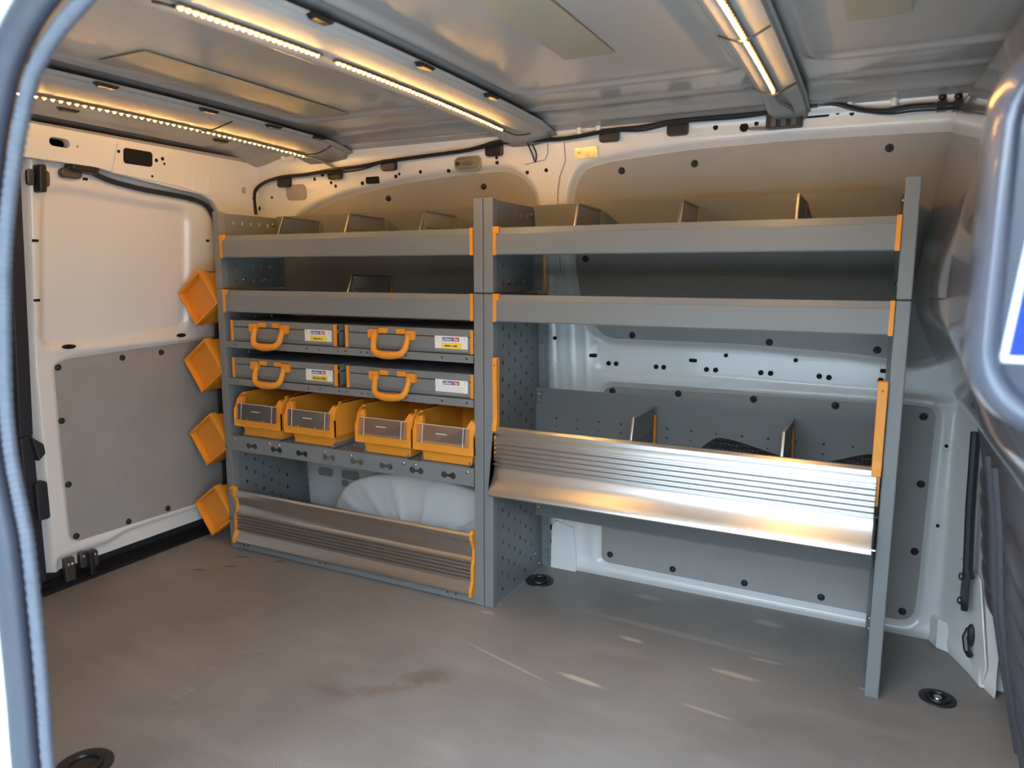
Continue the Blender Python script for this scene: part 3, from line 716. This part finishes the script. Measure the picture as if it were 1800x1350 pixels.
# ------------------------------------------------------------------ shelving
def back_y(z): return .362-.055*min(z, .936)/.936 if z < .937 else .272
def unit(x0, x1, label):
    t = thing('shelving_unit', label, 'shelving', ((x0+x1)/2, .18, 0))
    for s, xa in ((1, x0), (-1, x1-.03)):
        for z0, z1 in ((0, .9355), (.9385, 1.2)):
            box('upright', 'rack_light', t, xa, xa+.03, 0, .030, z0, z1, bevel=.0025)
        xp = xa+.026 if s > 0 else xa+.004
        def side(z0, z1, ncol, zrow):
            holes = []
            for i in range(ncol):
                for j, z in enumerate(zrow):
                    y = .068+i*.040; zz = z+(.025 if (i % 2 and z0 < .5) else 0)
                    if zz+.01 < z1: holes.append(rect(y, zz, .0085, .012))
            outer = [(.028, z0), (back_y(z0+1e-4), z0), (back_y(z1-1e-4), z1), (.028, z1)]
            sp_ = plate('side_panel', 'rack_grey', t, outer, holes, .0018, lambda u, v, w_: (xp+w_, u, v))
            return sp_
        side(0.0, .935, 6, [.035+.05*k for k in range(18)])
        side(.939, 1.195, 5, [.965+.05*k for k in range(5)])
        # rear upright with slots
        for z0, z1 in ((0, .93), (.94, 1.19)):
            yb0, yb1 = back_y(z0+1e-4), back_y(z1-1e-4)
            sl_ = []; z = z0+.02
            while z < z1-.03:
                sl_.append(rect(.024, z+.010, .003, .020)); sl_.append(rect(.012, z+.010, .004, .006)); z += .031
            if s > 0: fm = lambda u, v, w_: (xp+u, yb0+(yb1-yb0)*(v-z0)/(z1-z0)+w_, v)
            else: fm = lambda u, v, w_: (xp-u, yb0+(yb1-yb0)*(v-z0)/(z1-z0)+w_, v)
            ww = .032 if s > 0 or x1 < .5 else .010
            plate('rear_upright', 'rack_grey', t, [(0, z0), (ww, z0), (ww, z1), (0, z1)], sl_ if ww > .02 else [], .0018, fm)
        box('foot_flange', 'rack_light', t, *((xp, xp+.016) if s > 0 else (xp-.016, xp)), .03, .362, 0, .003)
        for y, z in ((.30, .065), (.335, .02), (.10, .97), (.20, .97), (.25, 1.17)):
            m = MB(); m.ball((xp+s*.002, y, z), .006, .007, .007, 10, 6); m.build('bolt', 'zinc', t, True)
    xi0, xi1 = x0+.032, x1-.032
    for zt, zb in ((1.118, 1.044), (.934, .859)):
        sf = MB(); sf.prism([(.003, zb), (0, zb+.003), (0, zt-.017), (.0015, zt-.0155), (.007, zt), (.0095, zt), (.0095, zb+.012), (back_y(zt), zb+.012), (back_y(zt), zb+.008), (.0095, zb+.008), (.0095, zb)], lambda u, v: (xi0, u, v), lambda u, v: (xi1, u, v))
        so_ = sf.build('shelf', 'rack_light', t)
        for k, (a, b) in enumerate(((xi0-.001, xi0+.009), (xi1-.009, xi1+.001))):
            m = MB(); m.box(a, b, -.0025, .012, zb-.001, zt+.002)
            if k == 0: m.box(a, b+.009, -.0035, .012, zt-.016, zt+.003)
            m.build('end_cap', 'orange', so_, bevel=.001)
    plate('back_plate', 'rack_grey', t, [(xi0, 1.05), (xi1, 1.05), (xi1, 1.2), (xi0, 1.2)], [], .0018, lambda u, v, w_: (u, .268+w_, v))
    plate('back_lip', 'rack_grey', t, [(xi0, .868), (xi1, .868), (xi1, .905), (xi0, .905)], [], .0018, lambda u, v, w_: (u, .30+w_, v))
    return t, xi0, xi1
def flap(t, x0, x1, front, label):
    back = [(y+.004, z) for y, z in front][::-1]
    m = MB(); m.prism(front+back, lambda u, v: (x0, u, v), lambda u, v: (x1, u, v)); o = m.build('flap_door', 'aluminium', t, 25); o['label'] = label; return o
def ribs(z0, z1, n):
    out = []; st = (z0-z1)/n
    for k in range(n):
        a = z0-k*st; out += [(-.0055, a), (-.0075, a-st*.10), (-.0075, a-st*.36), (-.0055, a-st*.50), (.0020, a-st*.62), (.0020, a-st*.90)]
    return out

# left unit
uL, a0, a1 = unit(-1.0607, -.0012, 'grey steel shelving with cases and orange bins, beside the rear door')
for zt in (.759, .629):
    hs = [circ(x, zt-.011, .0035, 7) for x in (-.985, -.86, -.66, -.61, -.53, -.50, -.44, -.415, -.33, -.27, -.14, -.055)]
    lip = plate('tray', 'rack_light', uL, [(a0, zt-.023), (a1, zt-.023), (a1, zt), (a0, zt)], hs, .002, lambda u, v, w_: (u, .001+w_, v))
    box('tray_floor', 'rack_grey', uL, a0, a1, .002, .33, zt-.003, zt-.001)
def bow_tie(cx, cz):
    pts = []
    for k in range(10):
        t = math.radians(24+312*k/9); pts.append((cx-.0155+.0105*math.cos(t), cz+.0105*math.sin(t)))
    for k in range(10):
        t = math.radians(204+312*k/9); pts.append((cx+.0155+.0105*math.cos(t), cz+.0105*math.sin(t)))
    return pts
rail = plate('bin_rail', 'rack_light', uL, [(a0, .368), (a1, .368), (a1, .423), (a0, .423)], [bow_tie(-.93+.1155*k, .392) for k in range(8)], .002, lambda u, v, w_: (u, .001+w_, v))
box('rail_top', 'rack_light', uL, a0, a1, .002, .055, .421, .423)
for x in (-1.01, -.845, -.80, -.60, -.49, -.285, -.24, -.055):
    m = MB(); m.ball((x, -.001, .410), .0055, .003, .0055, 10, 6); m.build('bolt', 'steel', rail, True)
for x in (-.885, -.65, -.355, -.135):
    m = MB(); m.box(x-.085, x+.085, .004, .31, .4235, .4255); m.box(x-.085, x-.083, .004, .31, .4235, .44); m.box(x+.083, x+.085, .004, .31, .4235, .44); m.build('bin_runner', 'rack_light', uL)
box('base_rail', 'rack_light', uL, a0-.002, a1+.002, .002, .02, .002, .045, bevel=.002)
m = MB()
for x in (-.995, -.975, -.64, -.615, -.13, -.10): m.cyl((x, .003, .018), (x, .0012, .018), .003, 8)
m.build('rail_hole', 'hole', uL)['kind'] = 'stuff'
frontL = [(.012, .213), (.006, .221), (-.004, .222), (-.009, .216), (-.009, .203), (-.004, .198), (.002, .192), (.007, .175), (.0075, .160), (.004, .146), (-.001, .140)]+ribs(.139, .068, 6)+[(-.002, .064), (-.006, .056), (-.014, .045), (-.017, .037), (-.015, .031)]
fl = flap(uL, -1.018, -.043, frontL, 'closed brushed aluminium flap')
prof = [(.010, .232), (-.006, .232), (-.013, .222), (-.012, .205), (.004, .17), (.001, .14), (-.006, .12), (-.008, .07), (-.020, .045), (-.021, .028), (.010, .028)]
for xa, xb in ((-1.030, -1.018), (-.043, -.033)):
    m = MB(); m.prism(prof, lambda u, v: (xa, u, v), lambda u, v: (xb, u, v)); m.build('flap_hinge', 'orange', fl, bevel=.0015)
m = MB(); m.cyl((-1.028, -.008, .228), (-1.012, -.008, .228), .011, 14); m.build('flap_knob', 'orange', fl, True, bevel=.001)
# slanted bin holder tube on the outside
m = MB(); m.tube([(-1.083, .06, 1.05), (-1.083, .06, .60), (-1.078, .055, .40), (-1.080, .055, .06)], .008, 8); m.build('bin_tube', 'zinc', uL, True)

# right unit
uR, b0, b1 = unit(.0012, 1.0644, 'grey steel shelving with one deep aluminium flap tray, near the bulkhead')
hs = []
for k in range(13):
    for j in range(3): hs.append(circ(.10+k*.072, .535-.028*j, .0032, 6))
plate('tray_back', 'rack_grey', uR, [(b0-.03, .43), (b1, .43), (b1, .630), (b0-.03, .630)], hs, .0018, lambda u, v, w_: (u, .302+w_, v))
box('tray_floor', 'rack_grey', uR, b0, b1, .01, .302, .437, .440)
plate('cross_plate', 'rack_grey', uR, [(b0-.03, .20), (b1, .20), (b1, .437), (b0-.03, .437)], [], .0018, lambda u, v, w_: (u, .304+w_, v))
for zz in (.608, .25): 
    br = box('corner_bracket', 'zinc', uR, b0-.002, b0+.016, .2995, .301, zz-.03, zz+.012)
    for dz in (0, -.02):
        m = MB(); m.ball((b0+.006, .299, zz+dz), .0045, .003, .0045, 10, 6); m.build('bolt', 'steel', uR, True)
frontR = [(.013, .549), (.006, .557), (-.004, .558), (-.011, .552), (-.011, .541), (-.005, .535), (-.001, .528), (-.001, .522)]+ribs(.520, .437, 6)+[(-.002, .432), (-.006, .420), (-.016, .402), (-.030, .386), (-.040, .374), (-.043, .366), (-.039, .361), (-.030, .362)]
fr_ = flap(uR, .036, 1.024, frontR, 'open brushed aluminium flap with flared lower lip')
for k, (xa, xb, z0, z1) in enumerate(((.0335, .047, .55, .757), (1.012, 1.0325, .545, .757))):
    m = MB(); m.prism(round_poly([(.012, z0), (.012, z1), (-.008, z1), (-.010, z1-.03), (-.006, z0+.03), (-.012, z0+.01), (-.012, z0-.008)], .006), lambda u, v: (xa, u, v), lambda u, v: (xb, u, v)); m.build('flap_arm', 'orange', fr_, bevel=.0015)
    m = MB(); m.box(xa if k == 0 else xb-.009, xa+.006 if k == 0 else xb-.002, -.003, .012, .468, z0); m.build('flap_guide', 'orange', fr_)
    m = MB(); m.ball(((xa+xb)/2, -.007, z1-.022), .004, .003, .006, 10, 6); m.build('arm_pin', 'dark_steel', fr_, True)
m = MB(); m.cyl((1.024, -.030, .372), (1.033, -.030, .372), .003, 8); m.build('hinge_pin', 'steel', fr_, True)
# rubber mat in the tray
mx = np.linspace(.06, 1.02, 70); my = np.linspace(.03, .295, 24)
Um, Vm = np.meshgrid(mx, my, indexing='ij')
curl = sstep(Um, .50, .62)*(.035+.012*np.cos((Um-.62)*11)+.014*sstep(Um, .85, 1.0))
Zm = .443+.006*np.sin(Um*14)+.11*curl/.06*np.clip((Vm-.10)/.2, 0, 1)**1.6*.95
mo = grid_mesh('rubber_mat', np.stack([Um, Vm, Zm], -1), 'mat_rubber', None)
sd = mo.modifiers.new('thick', 'SOLIDIFY'); sd.thickness = .004
tag(mo, 'black studded rubber mat curling up in the aluminium-fronted tray', 'mat')

# shelf dividers
def divider(x, z0, h, y1, label, edge='orange', grp=None):
    t = thing('shelf_divider', label, 'divider', (x, .15, z0), grp)
    yf = .022; out = [(yf, z0), (yf+.055, z0+h), (y1, z0+h-.004), (y1, z0)]
    plate('divider_sheet', 'rack_light', t, out, [], .0015, lambda u, v, w_: (x+w_, u, v))
    inn = [(yf+.012, z0+.004), (yf+.060, z0+h-.006), (y1-.006, z0+h-.010), (y1-.006, z0+.004)]
    plate('divider_rim', 'zinc', t, out, [inn], .007, lambda u, v, w_: (x+w_, u, v), bevel=.001)
    i2 = [(yf+.045, z0+.01), (yf+.065, z0+h*.62), (y1-.03, z0+h*.60), (y1-.03, z0+.01)]
    i3 = [(yf+.048, z0+.013), (yf+.067, z0+h*.62-.003), (y1-.033, z0+h*.60-.003), (y1-.033, z0+.013)]
    plate('divider_bead', 'zinc', t, i2, [i3], .004, lambda u, v, w_: (x+w_, u, v))
    m = MB(); m.box(x-.0055, x+.0055, y1-.008, y1+.005, z0+.002, z0+h*(.60 if edge == 'orange' else .82)); m.build('divider_clip', 'orange', t)
G = 'metal dividers on the shelves'
for x, lab in ((-.813, 'leftmost slanted metal divider on the top shelf of the left rack'), (-.530, 'middle slanted metal divider on the top shelf of the left rack'), (-.246, 'slanted metal divider on the top shelf next to the middle upright, left rack'),
               (.2545, 'slanted metal divider on the top shelf next to the middle upright, right rack'), (.537, 'middle slanted metal divider on the top shelf of the right rack'), (.8136, 'edge-on metal divider on the top shelf nearest the bulkhead')):
    divider(x, 1.0565, .126, .258, lab, grp=G)
divider(-.526, .8715, .118, .29, 'lone dark metal divider on the second shelf above the cases', grp=G)
divider(.4243, .4415, .165, .290, 'slanted metal divider in the flap tray nearer the middle upright', 'long', grp=G)
divider(.812, .4415, .165, .290, 'edge-on metal divider in the flap tray nearer the bulkhead', 'long', grp=G)

# ------------------------------------------------------------------ cases
W_, D_, H_ = .468, .30, .072
def make_case():
    t = thing('tool_case', '', 'case', (0, 0, 0))
    m = MB(); m.box(-W_/2, W_/2, 0, D_, 0, H_*.66); m.build('case_body', 'rack_light', t, bevel=.003)
    m = MB(); m.box(-W_/2, W_/2, 0, D_, H_*.685, H_); m.build('case_lid', 'rack_light', t, bevel=.003)
    m = MB(); m.box(-W_/2+.006, W_/2-.006, .004, D_-.004, H_*.6, H_*.75); m.build('case_seam', 'hole', t)
    m = MB(); m.box(-W_/2+.02, W_/2-.02, -.004, .001, .010, .014); m.build('case_bead', 'rack_light', t, bevel=.001)
    for s in (-1, 1):
        m = MB(); m.box(min(s*W_/2, s*(W_/2-.010)), max(s*W_/2, s*(W_/2-.010)), -.005, .012, .000, H_); m.build('corner_strip', 'orange', t, bevel=.002)
        x = -.052+s*.033
        m = MB(); m.box(x-.016, x+.016, -.008, .004, H_*.70, H_*.93); m.build('case_latch', 'orange', t, bevel=.0025)
    # handle: two hinge blocks and a U shaped grip hanging forward
    hd = None
    pth = [(-.048, -.004, .050), (-.047, -.012, .030), (-.044, -.020, .006), (-.034, -.026, -.008), (-.015, -.0275, -.013), (.0, -.028, -.0135), (.015, -.0275, -.013), (.034, -.026, -.008), (.044, -.020, .006), (.047, -.012, .030), (.048, -.004, .050)]
    P = smooth_poly([(-.052+a*1.32, b, c) for a, b, c in pth], 4, False)
    m = MB(); m.tube(P, .0085, 8, False, rfun=lambda i: .0095+.0030*math.exp(-((i-20)/9)**2))
    hd = m.build('handle', 'orange', t, 60)
    for s in (-1, 1):
        x = -.052+s*.070; m = MB(); m.box(x-.017, x+.017, -.013, .002, .034, .062); m.build('handle_hinge', 'orange', hd, bevel=.003)
        g = MB()
        for k in (-.006, 0, .006): g.box(x+k-.0010-.004*s, x+k+.0010-.004*s, -.0145, -.012, .026, .058)
        g.build('hinge_groove', 'orange_dark', hd)
    return t
def label_on(t, yellow):
    ox = W_/2-.020; wl, hl_ = .112, .042
    x0 = ox-wl; z0 = .009
    m = MB(); m.box(x0, ox, -.0016, .001, z0, z0+hl_); lb_ = m.build('paper_label', 'paper', None); lb_.parent = t
    def part(name, mt, u0, u1, v0, v1, y):
        q = MB(); q.box(x0+u0, x0+u1, y, 0, z0+v0, z0+v1); o = q.build(name, mt, None); o.parent = lb_; return o
    part('logo_blue', 'print_blue', .026, .062, .0275, .0385, -.0022); part('logo_red', 'print_red', .062, .084, .0275, .0385, -.0022)
    f = lambda u, v, w_: (x0+.0475+u, -.0024+w_, z0+.0328+v)
    o = text('logo_lettering', 'Store', .0105, 'paper', None, f); o.parent = lb_
    o = text('logo_lettering', 'Van', .0105, 'paper', None, lambda u, v, w_: (x0+.0725+u, -.0024+w_, z0+.0328+v)); o.parent = lb_
    q = MB(); q.prism([(0, 0), (.007, 0), (.0035, .007)], lambda u, v: (x0+.0275+u, -.0024, z0+.0295+v), lambda u, v: (x0+.0275+u, -.002, z0+.0295+v)); o = q.build('logo_mark', 'paper', None); o.parent = lb_
    for u in (.008, .101): part('print_line', 'print_black', u, u+.0007, .030, .039, -.0019)
    if yellow is not None:
        part('yellow_tag', 'print_yellow', .024, .092, .004, .0225, -.0024)
        if isinstance(yellow, str):
            o = text('tag_lettering', yellow, .0115, 'print_black', None, lambda u, v, w_: (x0+.058+u, -.0027+w_, z0+.0132+v)); o.parent = lb_
        else:
            u = .034
            for k in yellow:          # illegible small print: word shapes only
                part('print_word', 'print_black', u, u+k, .0115, .0152, -.0026); u += k+.003
    else:
        for v in (.020, .013, .007): part('print_line', 'rack_light', .010, .100, v, v+.0004, -.0019)
c0 = make_case(); cs = [c0]+[copy_tree(c0) for _ in range(3)]
for c_, x, z, yl, lab in zip(cs, (-.777, -.272, -.779, -.272), (.7595, .7595, .6295, .6295), ((.004, .012, .009, .006), (.020, .004, .014), 'BOULONS', None),
        ('grey case with orange handle, upper row left, small illegible yellow tag', 'grey case with orange handle, upper row beside the middle upright', 'grey case with orange handle whose yellow tag reads BOULONS', 'grey case with orange handle and plain white label without yellow tag')):
    c_.location = (x, .012, z); c_['label'] = lab; c_['group'] = 'grey tool cases on the trays'; label_on(c_, yl)

# ------------------------------------------------------------------ storage bins with windows
BW, BH, BD = .212, .128, .29
def make_bin():
    t = thing('storage_bin', '', 'bin', (0, 0, 0))
    w2 = BW/2; zb = .036
    # base, narrower than the upper body
    m = MB(); m.prism([(-w2+.022, 0), (w2-.022, 0), (w2-.014, zb+.004), (-w2+.014, zb+.004)], lambda u, v: (u, .022, v), lambda u, v: (u, BD, v)); m.build('bin_base', 'orange', t, bevel=.002)
    # sides with raked front edge
    prof = [(0, zb), (0, .095), (.012, .130), (.030, .146), (.045, .150), (BD, .150), (BD, zb)]
    for s in (-1, 1):
        m = MB(); a = s*w2; b = s*(w2-.004); m.prism(prof, lambda u, v: (a, u, v), lambda u, v: (b, u, v)); m.build('bin_side', 'orange', t, bevel=.001)
        # front pillar and rim
        m = MB(); m.prism([(s*w2, zb), (s*w2, .095), (s*(w2-.006), .134), (s*(w2-.020), .140), (s*(w2-.030), .118), (s*(w2-.034), zb)], lambda u, v: (u, -.006+max(0, v-.095)*.55, v), lambda u, v: (u, .012+max(0, v-.095)*.55, v)); m.build('bin_pillar', 'orange', t, bevel=.003)
        m = MB(); m.box(min(s*(w2-.012), s*w2), max(s*(w2-.012), s*w2), .035, BD, .143, .151); m.build('bin_rim', 'orange', t, bevel=.002)
    m = MB(); m.box(-w2+.003, w2-.003, -.004, .006, zb, .068); m.build('bin_front', 'orange', t, bevel=.002)
    for x in (-.045, .030): 
        m = MB(); m.box(x-.003, x+.003, -.0065, 0, zb+.001, .067); m.build('bin_rib', 'orange', t, bevel=.001)
    m = MB(); m.box(-w2, w2, BD-.004, BD, zb, .15); m.build('bin_back', 'orange_dark', t)
    m = MB(); m.box(-w2, w2, 0, BD, zb, zb+.004); m.build('bin_floor', 'orange_dark', t)
    wn_ = plate('window', 'clear', t, [(-w2+.018, .062), (w2-.014, .062), (w2-.014, .119), (-w2+.018, .119)], [], .0016, lambda u, v, w_: (u, -.007+w_+.10*(v-.062), v))
    for a, b, c, d in ((-w2+.018, w2-.014, .1175, .119), (-w2+.036, -w2+.0375, .062, .119), (w2-.034, w2-.0325, .062, .119), (-.022, .016, .092, .0945)):
        m = MB(); m.prism([(a, c), (b, c), (b, d), (a, d)], lambda u, v: (u, -.009+.1*(v-.062), v), lambda u, v: (u, -.0075+.1*(v-.062), v)); m.build('window_edge', 'window_line', wn_)
    return t
bn = make_bin(); bns = [bn]+[copy_tree(bn) for _ in range(3)]
for b_, x, lab in zip(bns, (-.884, -.652, -.352, -.132), ('orange bin with clear window, leftmost of the row of four', 'orange bin with clear window, second of the row, left of the gap', 'orange bin with clear window, third of the row, right of the gap', 'orange bin with clear window, touching the middle upright')):
    b_.location = (x, -.012, .427); b_['label'] = lab; b_['group'] = 'orange bins with clear windows on the rail'

# ------------------------------------------------------------------ hanging bins on the outside of the left rack
def make_hang():
    t = thing('hanging_bin', '', 'bin', (0, 0, 0)); s = .071; k = .015
    fr = plate('bin_frame', 'orange', t, [(-s, -s), (s, -s), (s, s), (-s, s)], [[(-s+.007, -s+.007), (s-.007, -s+.007), (s-.007, s-.007), (-s+.007, s-.007)]], .030, lambda u, v, w_: (u, .015+w_, v), bevel=.001)
    m = MB(); m.box(-s+.006, s-.006, .022, .026, -s+.006, s-.006); m.build('bin_bottom', 'orange_dark', t)
    m = MB(); m.box(-s+.004, s-.004, .026, .14, -s+.004, -s+.008); m.box(-s+.004, s-.004, .026, .14, s-.008, s-.004); m.box(-s+.004, -s+.008, .026, .14, -s+.004, s-.004); m.box(s-.008, s-.004, .026, .14, -s+.004, s-.004)
    m.build('bin_wall', 'orange', t)
    m = MB(); m.box(-s-.004, s+.004, .134, .142, -s-.004, -s+.006); m.box(-s-.004, s+.004, .134, .142, s-.006, s+.004); m.box(-s-.004, -s+.006, .134, .142, -s+.006, s-.006); m.box(s-.006, s+.004, .134, .142, -s+.006, s-.006)
    m.build('bin_rim', 'orange', t, bevel=.001)
    m = MB(); m.box(s-.020, s-.014, .006, .022, -s+.007, s-.007); m.build('bin_rib', 'orange', t)
    return t
h0 = make_hang(); hb = [h0]+[copy_tree(h0) for _ in range(3)]
for h_, (x, z), lab in zip(hb, ((-1.158, .905), (-1.150, .663), (-1.146, .392), (-1.142, .124)), ('tilted orange bin hanging outside the left rack, topmost of four', 'tilted orange bin hanging outside the left rack, second from the top', 'tilted orange bin hanging outside the left rack, third from the top', 'tilted orange bin hanging just above the floor, lowest of four')):
    h_.location = (x, 0, z); h_.rotation_euler = (0, math.radians(-36), 0); h_['label'] = lab; h_['group'] = 'tilted orange bins on the rack end'

# ------------------------------------------------------------------ LED strips
def led_z(y): return 1.4005+.012*(1-((y+.43)/.6)**2)
led_mesh = None
def led_strip(x, y0, y1, n, zoff, label):
    global led_mesh
    ym = (y0+y1)/2; zf = lambda y: led_z(y)+zoff
    t = thing('led_strip', label, 'light strip', (x, ym, zf(ym)), 'led strips on the roof bows')
    ys_ = np.linspace(y0-.012, y1+.012, 24)
    P = np.zeros((2, 24, 3))
    for i, dx in enumerate((-.006, .006)):
        for j, y in enumerate(ys_): P[i, j] = (x+dx, y, zf(y))
    tp = grid_mesh('strip_tape', P, 'tape', t, 60); s = tp.modifiers.new('thick', 'SOLIDIFY'); s.thickness = .0015
    if led_mesh is None:
        m = MB(); m.lathe([(.0058, .0010), (.0052, -.0006), (.0028, -.0014), (.0022, -.0028), (.0011, -.0036), (0, -.0038)], (0, 0, 0), 8)
        led_mesh = bpy.data.meshes.new('led'); led_mesh.from_pydata([tuple(v) for v in m.v], [], m.f); led_mesh.shade_smooth(); led_mesh.materials.append(MT['led']); led_mesh.materials.append(MT['led_rim'])
        for i_, pf in enumerate(led_mesh.polygons): pf.material_index = 1 if i_ % 5 < 2 else 0
    for k in range(n):
        y = y0+(y1-y0)*k/(n-1)
        o = bpy.data.objects.new('led', led_mesh); C.objects.link(o); o.parent = t; o.location = Vector((x, y, zf(y)-.0025))-t.location
    return t
l1 = led_strip(-.83, -.74, .205, 48, 0, 'warm led strip on the rear roof bow, above the rear doors')
l2 = led_strip(0.0, -.965, -.655, 23, 0, 'warm led strip on the middle roof bow, the half nearer the camera')
l3 = led_strip(0.0, -.594, .112, 44, 0, 'warm led strip on the middle roof bow, the half running to the side wall')
l4 = led_strip(.752, -1.05, .005, 66, .002, 'warm led strip on the front roof bow above the right rack')
def wire(parent, pts, r, mt='wire_grey', name='lead_wire'):
    m = MB(); m.tube(smooth_poly(pts, 4, False), r, 6); return m.build(name, mt, parent, True)
wire(l1, [(-.83, .215, 1.396), (-.80, .26, 1.385), (-.77, .290, 1.365)], .0035)
wire(l3, [(0.0, .125, 1.400), (0.02, .17, 1.393), (.05, .20, 1.400)], .0018, 'black_plastic')
wire(l3, [(.0, .27, 1.40), (.01, .295, 1.36), (.018, .302, 1.335), (.022, .300, 1.36), (.01, .30, 1.385)], .0022, 'black_plastic')
wire(l2, [(0.0, -.975, 1.398), (-.005, -.99, 1.399), (-.02, -1.0, 1.402)], .0025, 'black_plastic')
wire(l4, [(.752, .012, 1.403), (.757, .10, 1.398), (.77, .22, 1.405), (.768, .285, 1.395), (.725, .297, 1.378), (.665, .300, 1.380), (.641, .318, 1.384)], .0045)
for p_, pts in ((l4, [(.705, .005, 1.415), (.745, .015, 1.398), (.757, .015, 1.398), (.80, .02, 1.420)]), (l4, [(.71, -.40, 1.417), (.745, -.40, 1.403), (.76, -.40, 1.403), (.80, -.40, 1.422)]),
                (l1, [(-.828, -.23, 1.405), (-.78, -.22, 1.41), (-.705, -.22, 1.425)]), (l1, [(-.83, .19, 1.398), (-.76, .2, 1.40), (-.70, .2, 1.42)])):
    wire(p_, pts, .0022, 'black_plastic', 'cable_tie')

# ------------------------------------------------------------------ wiring harness along the top of the wall
wh = thing('wiring_harness', 'black wiring harness clipped along the top of the side wall', 'wiring', (0, .28, 1.39))
HP = [(-1.165, 1.215), (-1.160, 1.29), (-1.115, 1.325), (-1.018, 1.344), (-.893, 1.347), (-.772, 1.356), (-.644, 1.36), (-.529, 1.37), (-.359, 1.377), (-.206, 1.384), (-.102, 1.400), (.007, 1.396), (.13, 1.393), (.262, 1.404), (.36, 1.405), (.461, 1.413), (.628, 1.412), (.716, 1.413), (.786, 1.42), (.813, 1.427), (.868, 1.42), (.921, 1.401), (.98, 1.392), (1.035, 1.397), (1.096, 1.395), (1.156, 1.388)]
m = MB(); m.tube(smooth_poly([(x, float(Yw(np.array(z)))-.020, z) for x, z in HP], 4, False), .0065, 8); m.build('main_cable', 'black_plastic', wh, True)
random.seed(2)
m = MB(); m.tube(smooth_poly([(x+.01, float(Yw(np.array(z)))-.026, z-.003+random.uniform(-.010, .005)) for x, z in HP[3:]], 4, False), .003, 6); m.build('thin_cable', 'black_plastic', wh, True)
for x, z in ((-1.011, 1.331), (-.768, 1.346), (-.53, 1.362), (-.121, 1.382), (.262, 1.396), (.463, 1.398)):
    y = float(Yw(np.array(z))); pm = MB(); pm.prism(rrect(x-.030, x+.030, z-.022, z+.016, .009), lambda u, v: (u, y-.018, v), lambda u, v: (u, y-.001, v)); cp = pm.build('clip_pad', 'black_plastic', wh, bevel=.003)
for x, z in ((1.102, 1.393), (1.135, 1.391), (.815, 1.428)):
    y = float(Yw(np.array(z))); pm = MB(); pm.box(x-.010, x+.010, y-.028, y-.004, z-.012, z+.010); pm.ball((x, y-.012, z+.022), .009, .008, .009, 10, 6); pm.build('cable_clip', 'black_plastic', wh, 40)
jb = thing('junction_block', 'black plastic connector block under the front roof bow', 'connector', (.745, .29, 1.40))
m = MB(); m.prism(rrect(.700, .790, 1.372, 1.412, .005), lambda u, v: (u, .278, v), lambda u, v: (u, .302, v)); m.build('connector_body', 'black_plastic', jb, bevel=.002)
for x in (.72, .745, .77):
    m = MB(); m.box(x-.007, x+.007, .273, .280, 1.376, 1.398); m.build('connector_plug', 'dark_steel', jb, bevel=.001)
# interior lamp
dl = thing('interior_lamp', 'oval clear interior lamp on the wall rail left of the pillar', 'lamp', (-.222, .305, 1.345))
y = float(Yw(np.array(1.345)))
m = MB(); m.prism(rrect(-.272, -.172, 1.322, 1.368, .018), lambda u, v: (u, y-.010, v), lambda u, v: (u, y-.001, v)); m.build('lamp_frame', 'pad', dl, bevel=.003)
m = MB(); m.prism(rrect(-.262, -.180, 1.328, 1.362, .014), lambda u, v: (u, y-.018, v), lambda u, v: (u, y-.009, v)); m.build('lamp_lens', 'clear', dl, bevel=.004)
m = MB(); m.box(-.262, -.250, y-.0185, y-.008, 1.340, 1.350); m.build('lamp_switch', 'black_plastic', dl, bevel=.001)
m = MB(); m.cyl((-.240, y-.012, 1.345), (-.200, y-.012, 1.345), .006, 12); m.build('lamp_bulb', 'steel', dl, True)

# ------------------------------------------------------------------ tie-down rings in the floor
def cup(x, y, r, label, bolt=True):
    t = thing('tie_down_ring', label, 'tie-down', (x, y, 0), 'lashing points in the floor')
    m = MB(); m.lathe([(r, 0), (r*.98, .003), (r*.80, .0035), (r*.62, .0032), (r*.55, .0015), (.0, .0012)], (x, y, 0), 32); m.build('ring_cup', 'black_plastic', t, True)
    m = MB(); m.tube([(x+r*.56*math.cos(a*math.pi/12), y+r*.56*math.sin(a*math.pi/12), .0045) for a in range(24)], .0045, 8, True); m.build('ring_bar', 'black_plastic', t, True)
    if bolt:
        m = MB(); m.cyl((x, y, .001), (x, y, .006), r*.30, 16, r*.22); m.build('bolt', 'steel', t, True, bevel=.001)
cup(1.1896, .0676, .040, 'round black lashing point with a steel bolt near the bulkhead')
cup(.070, .245, .048, 'black lashing point in the floor at the foot of the middle upright', False)
cup(-.374, -1.0, .055, 'black lashing ring at the lower left of the view beside the door seal', False)
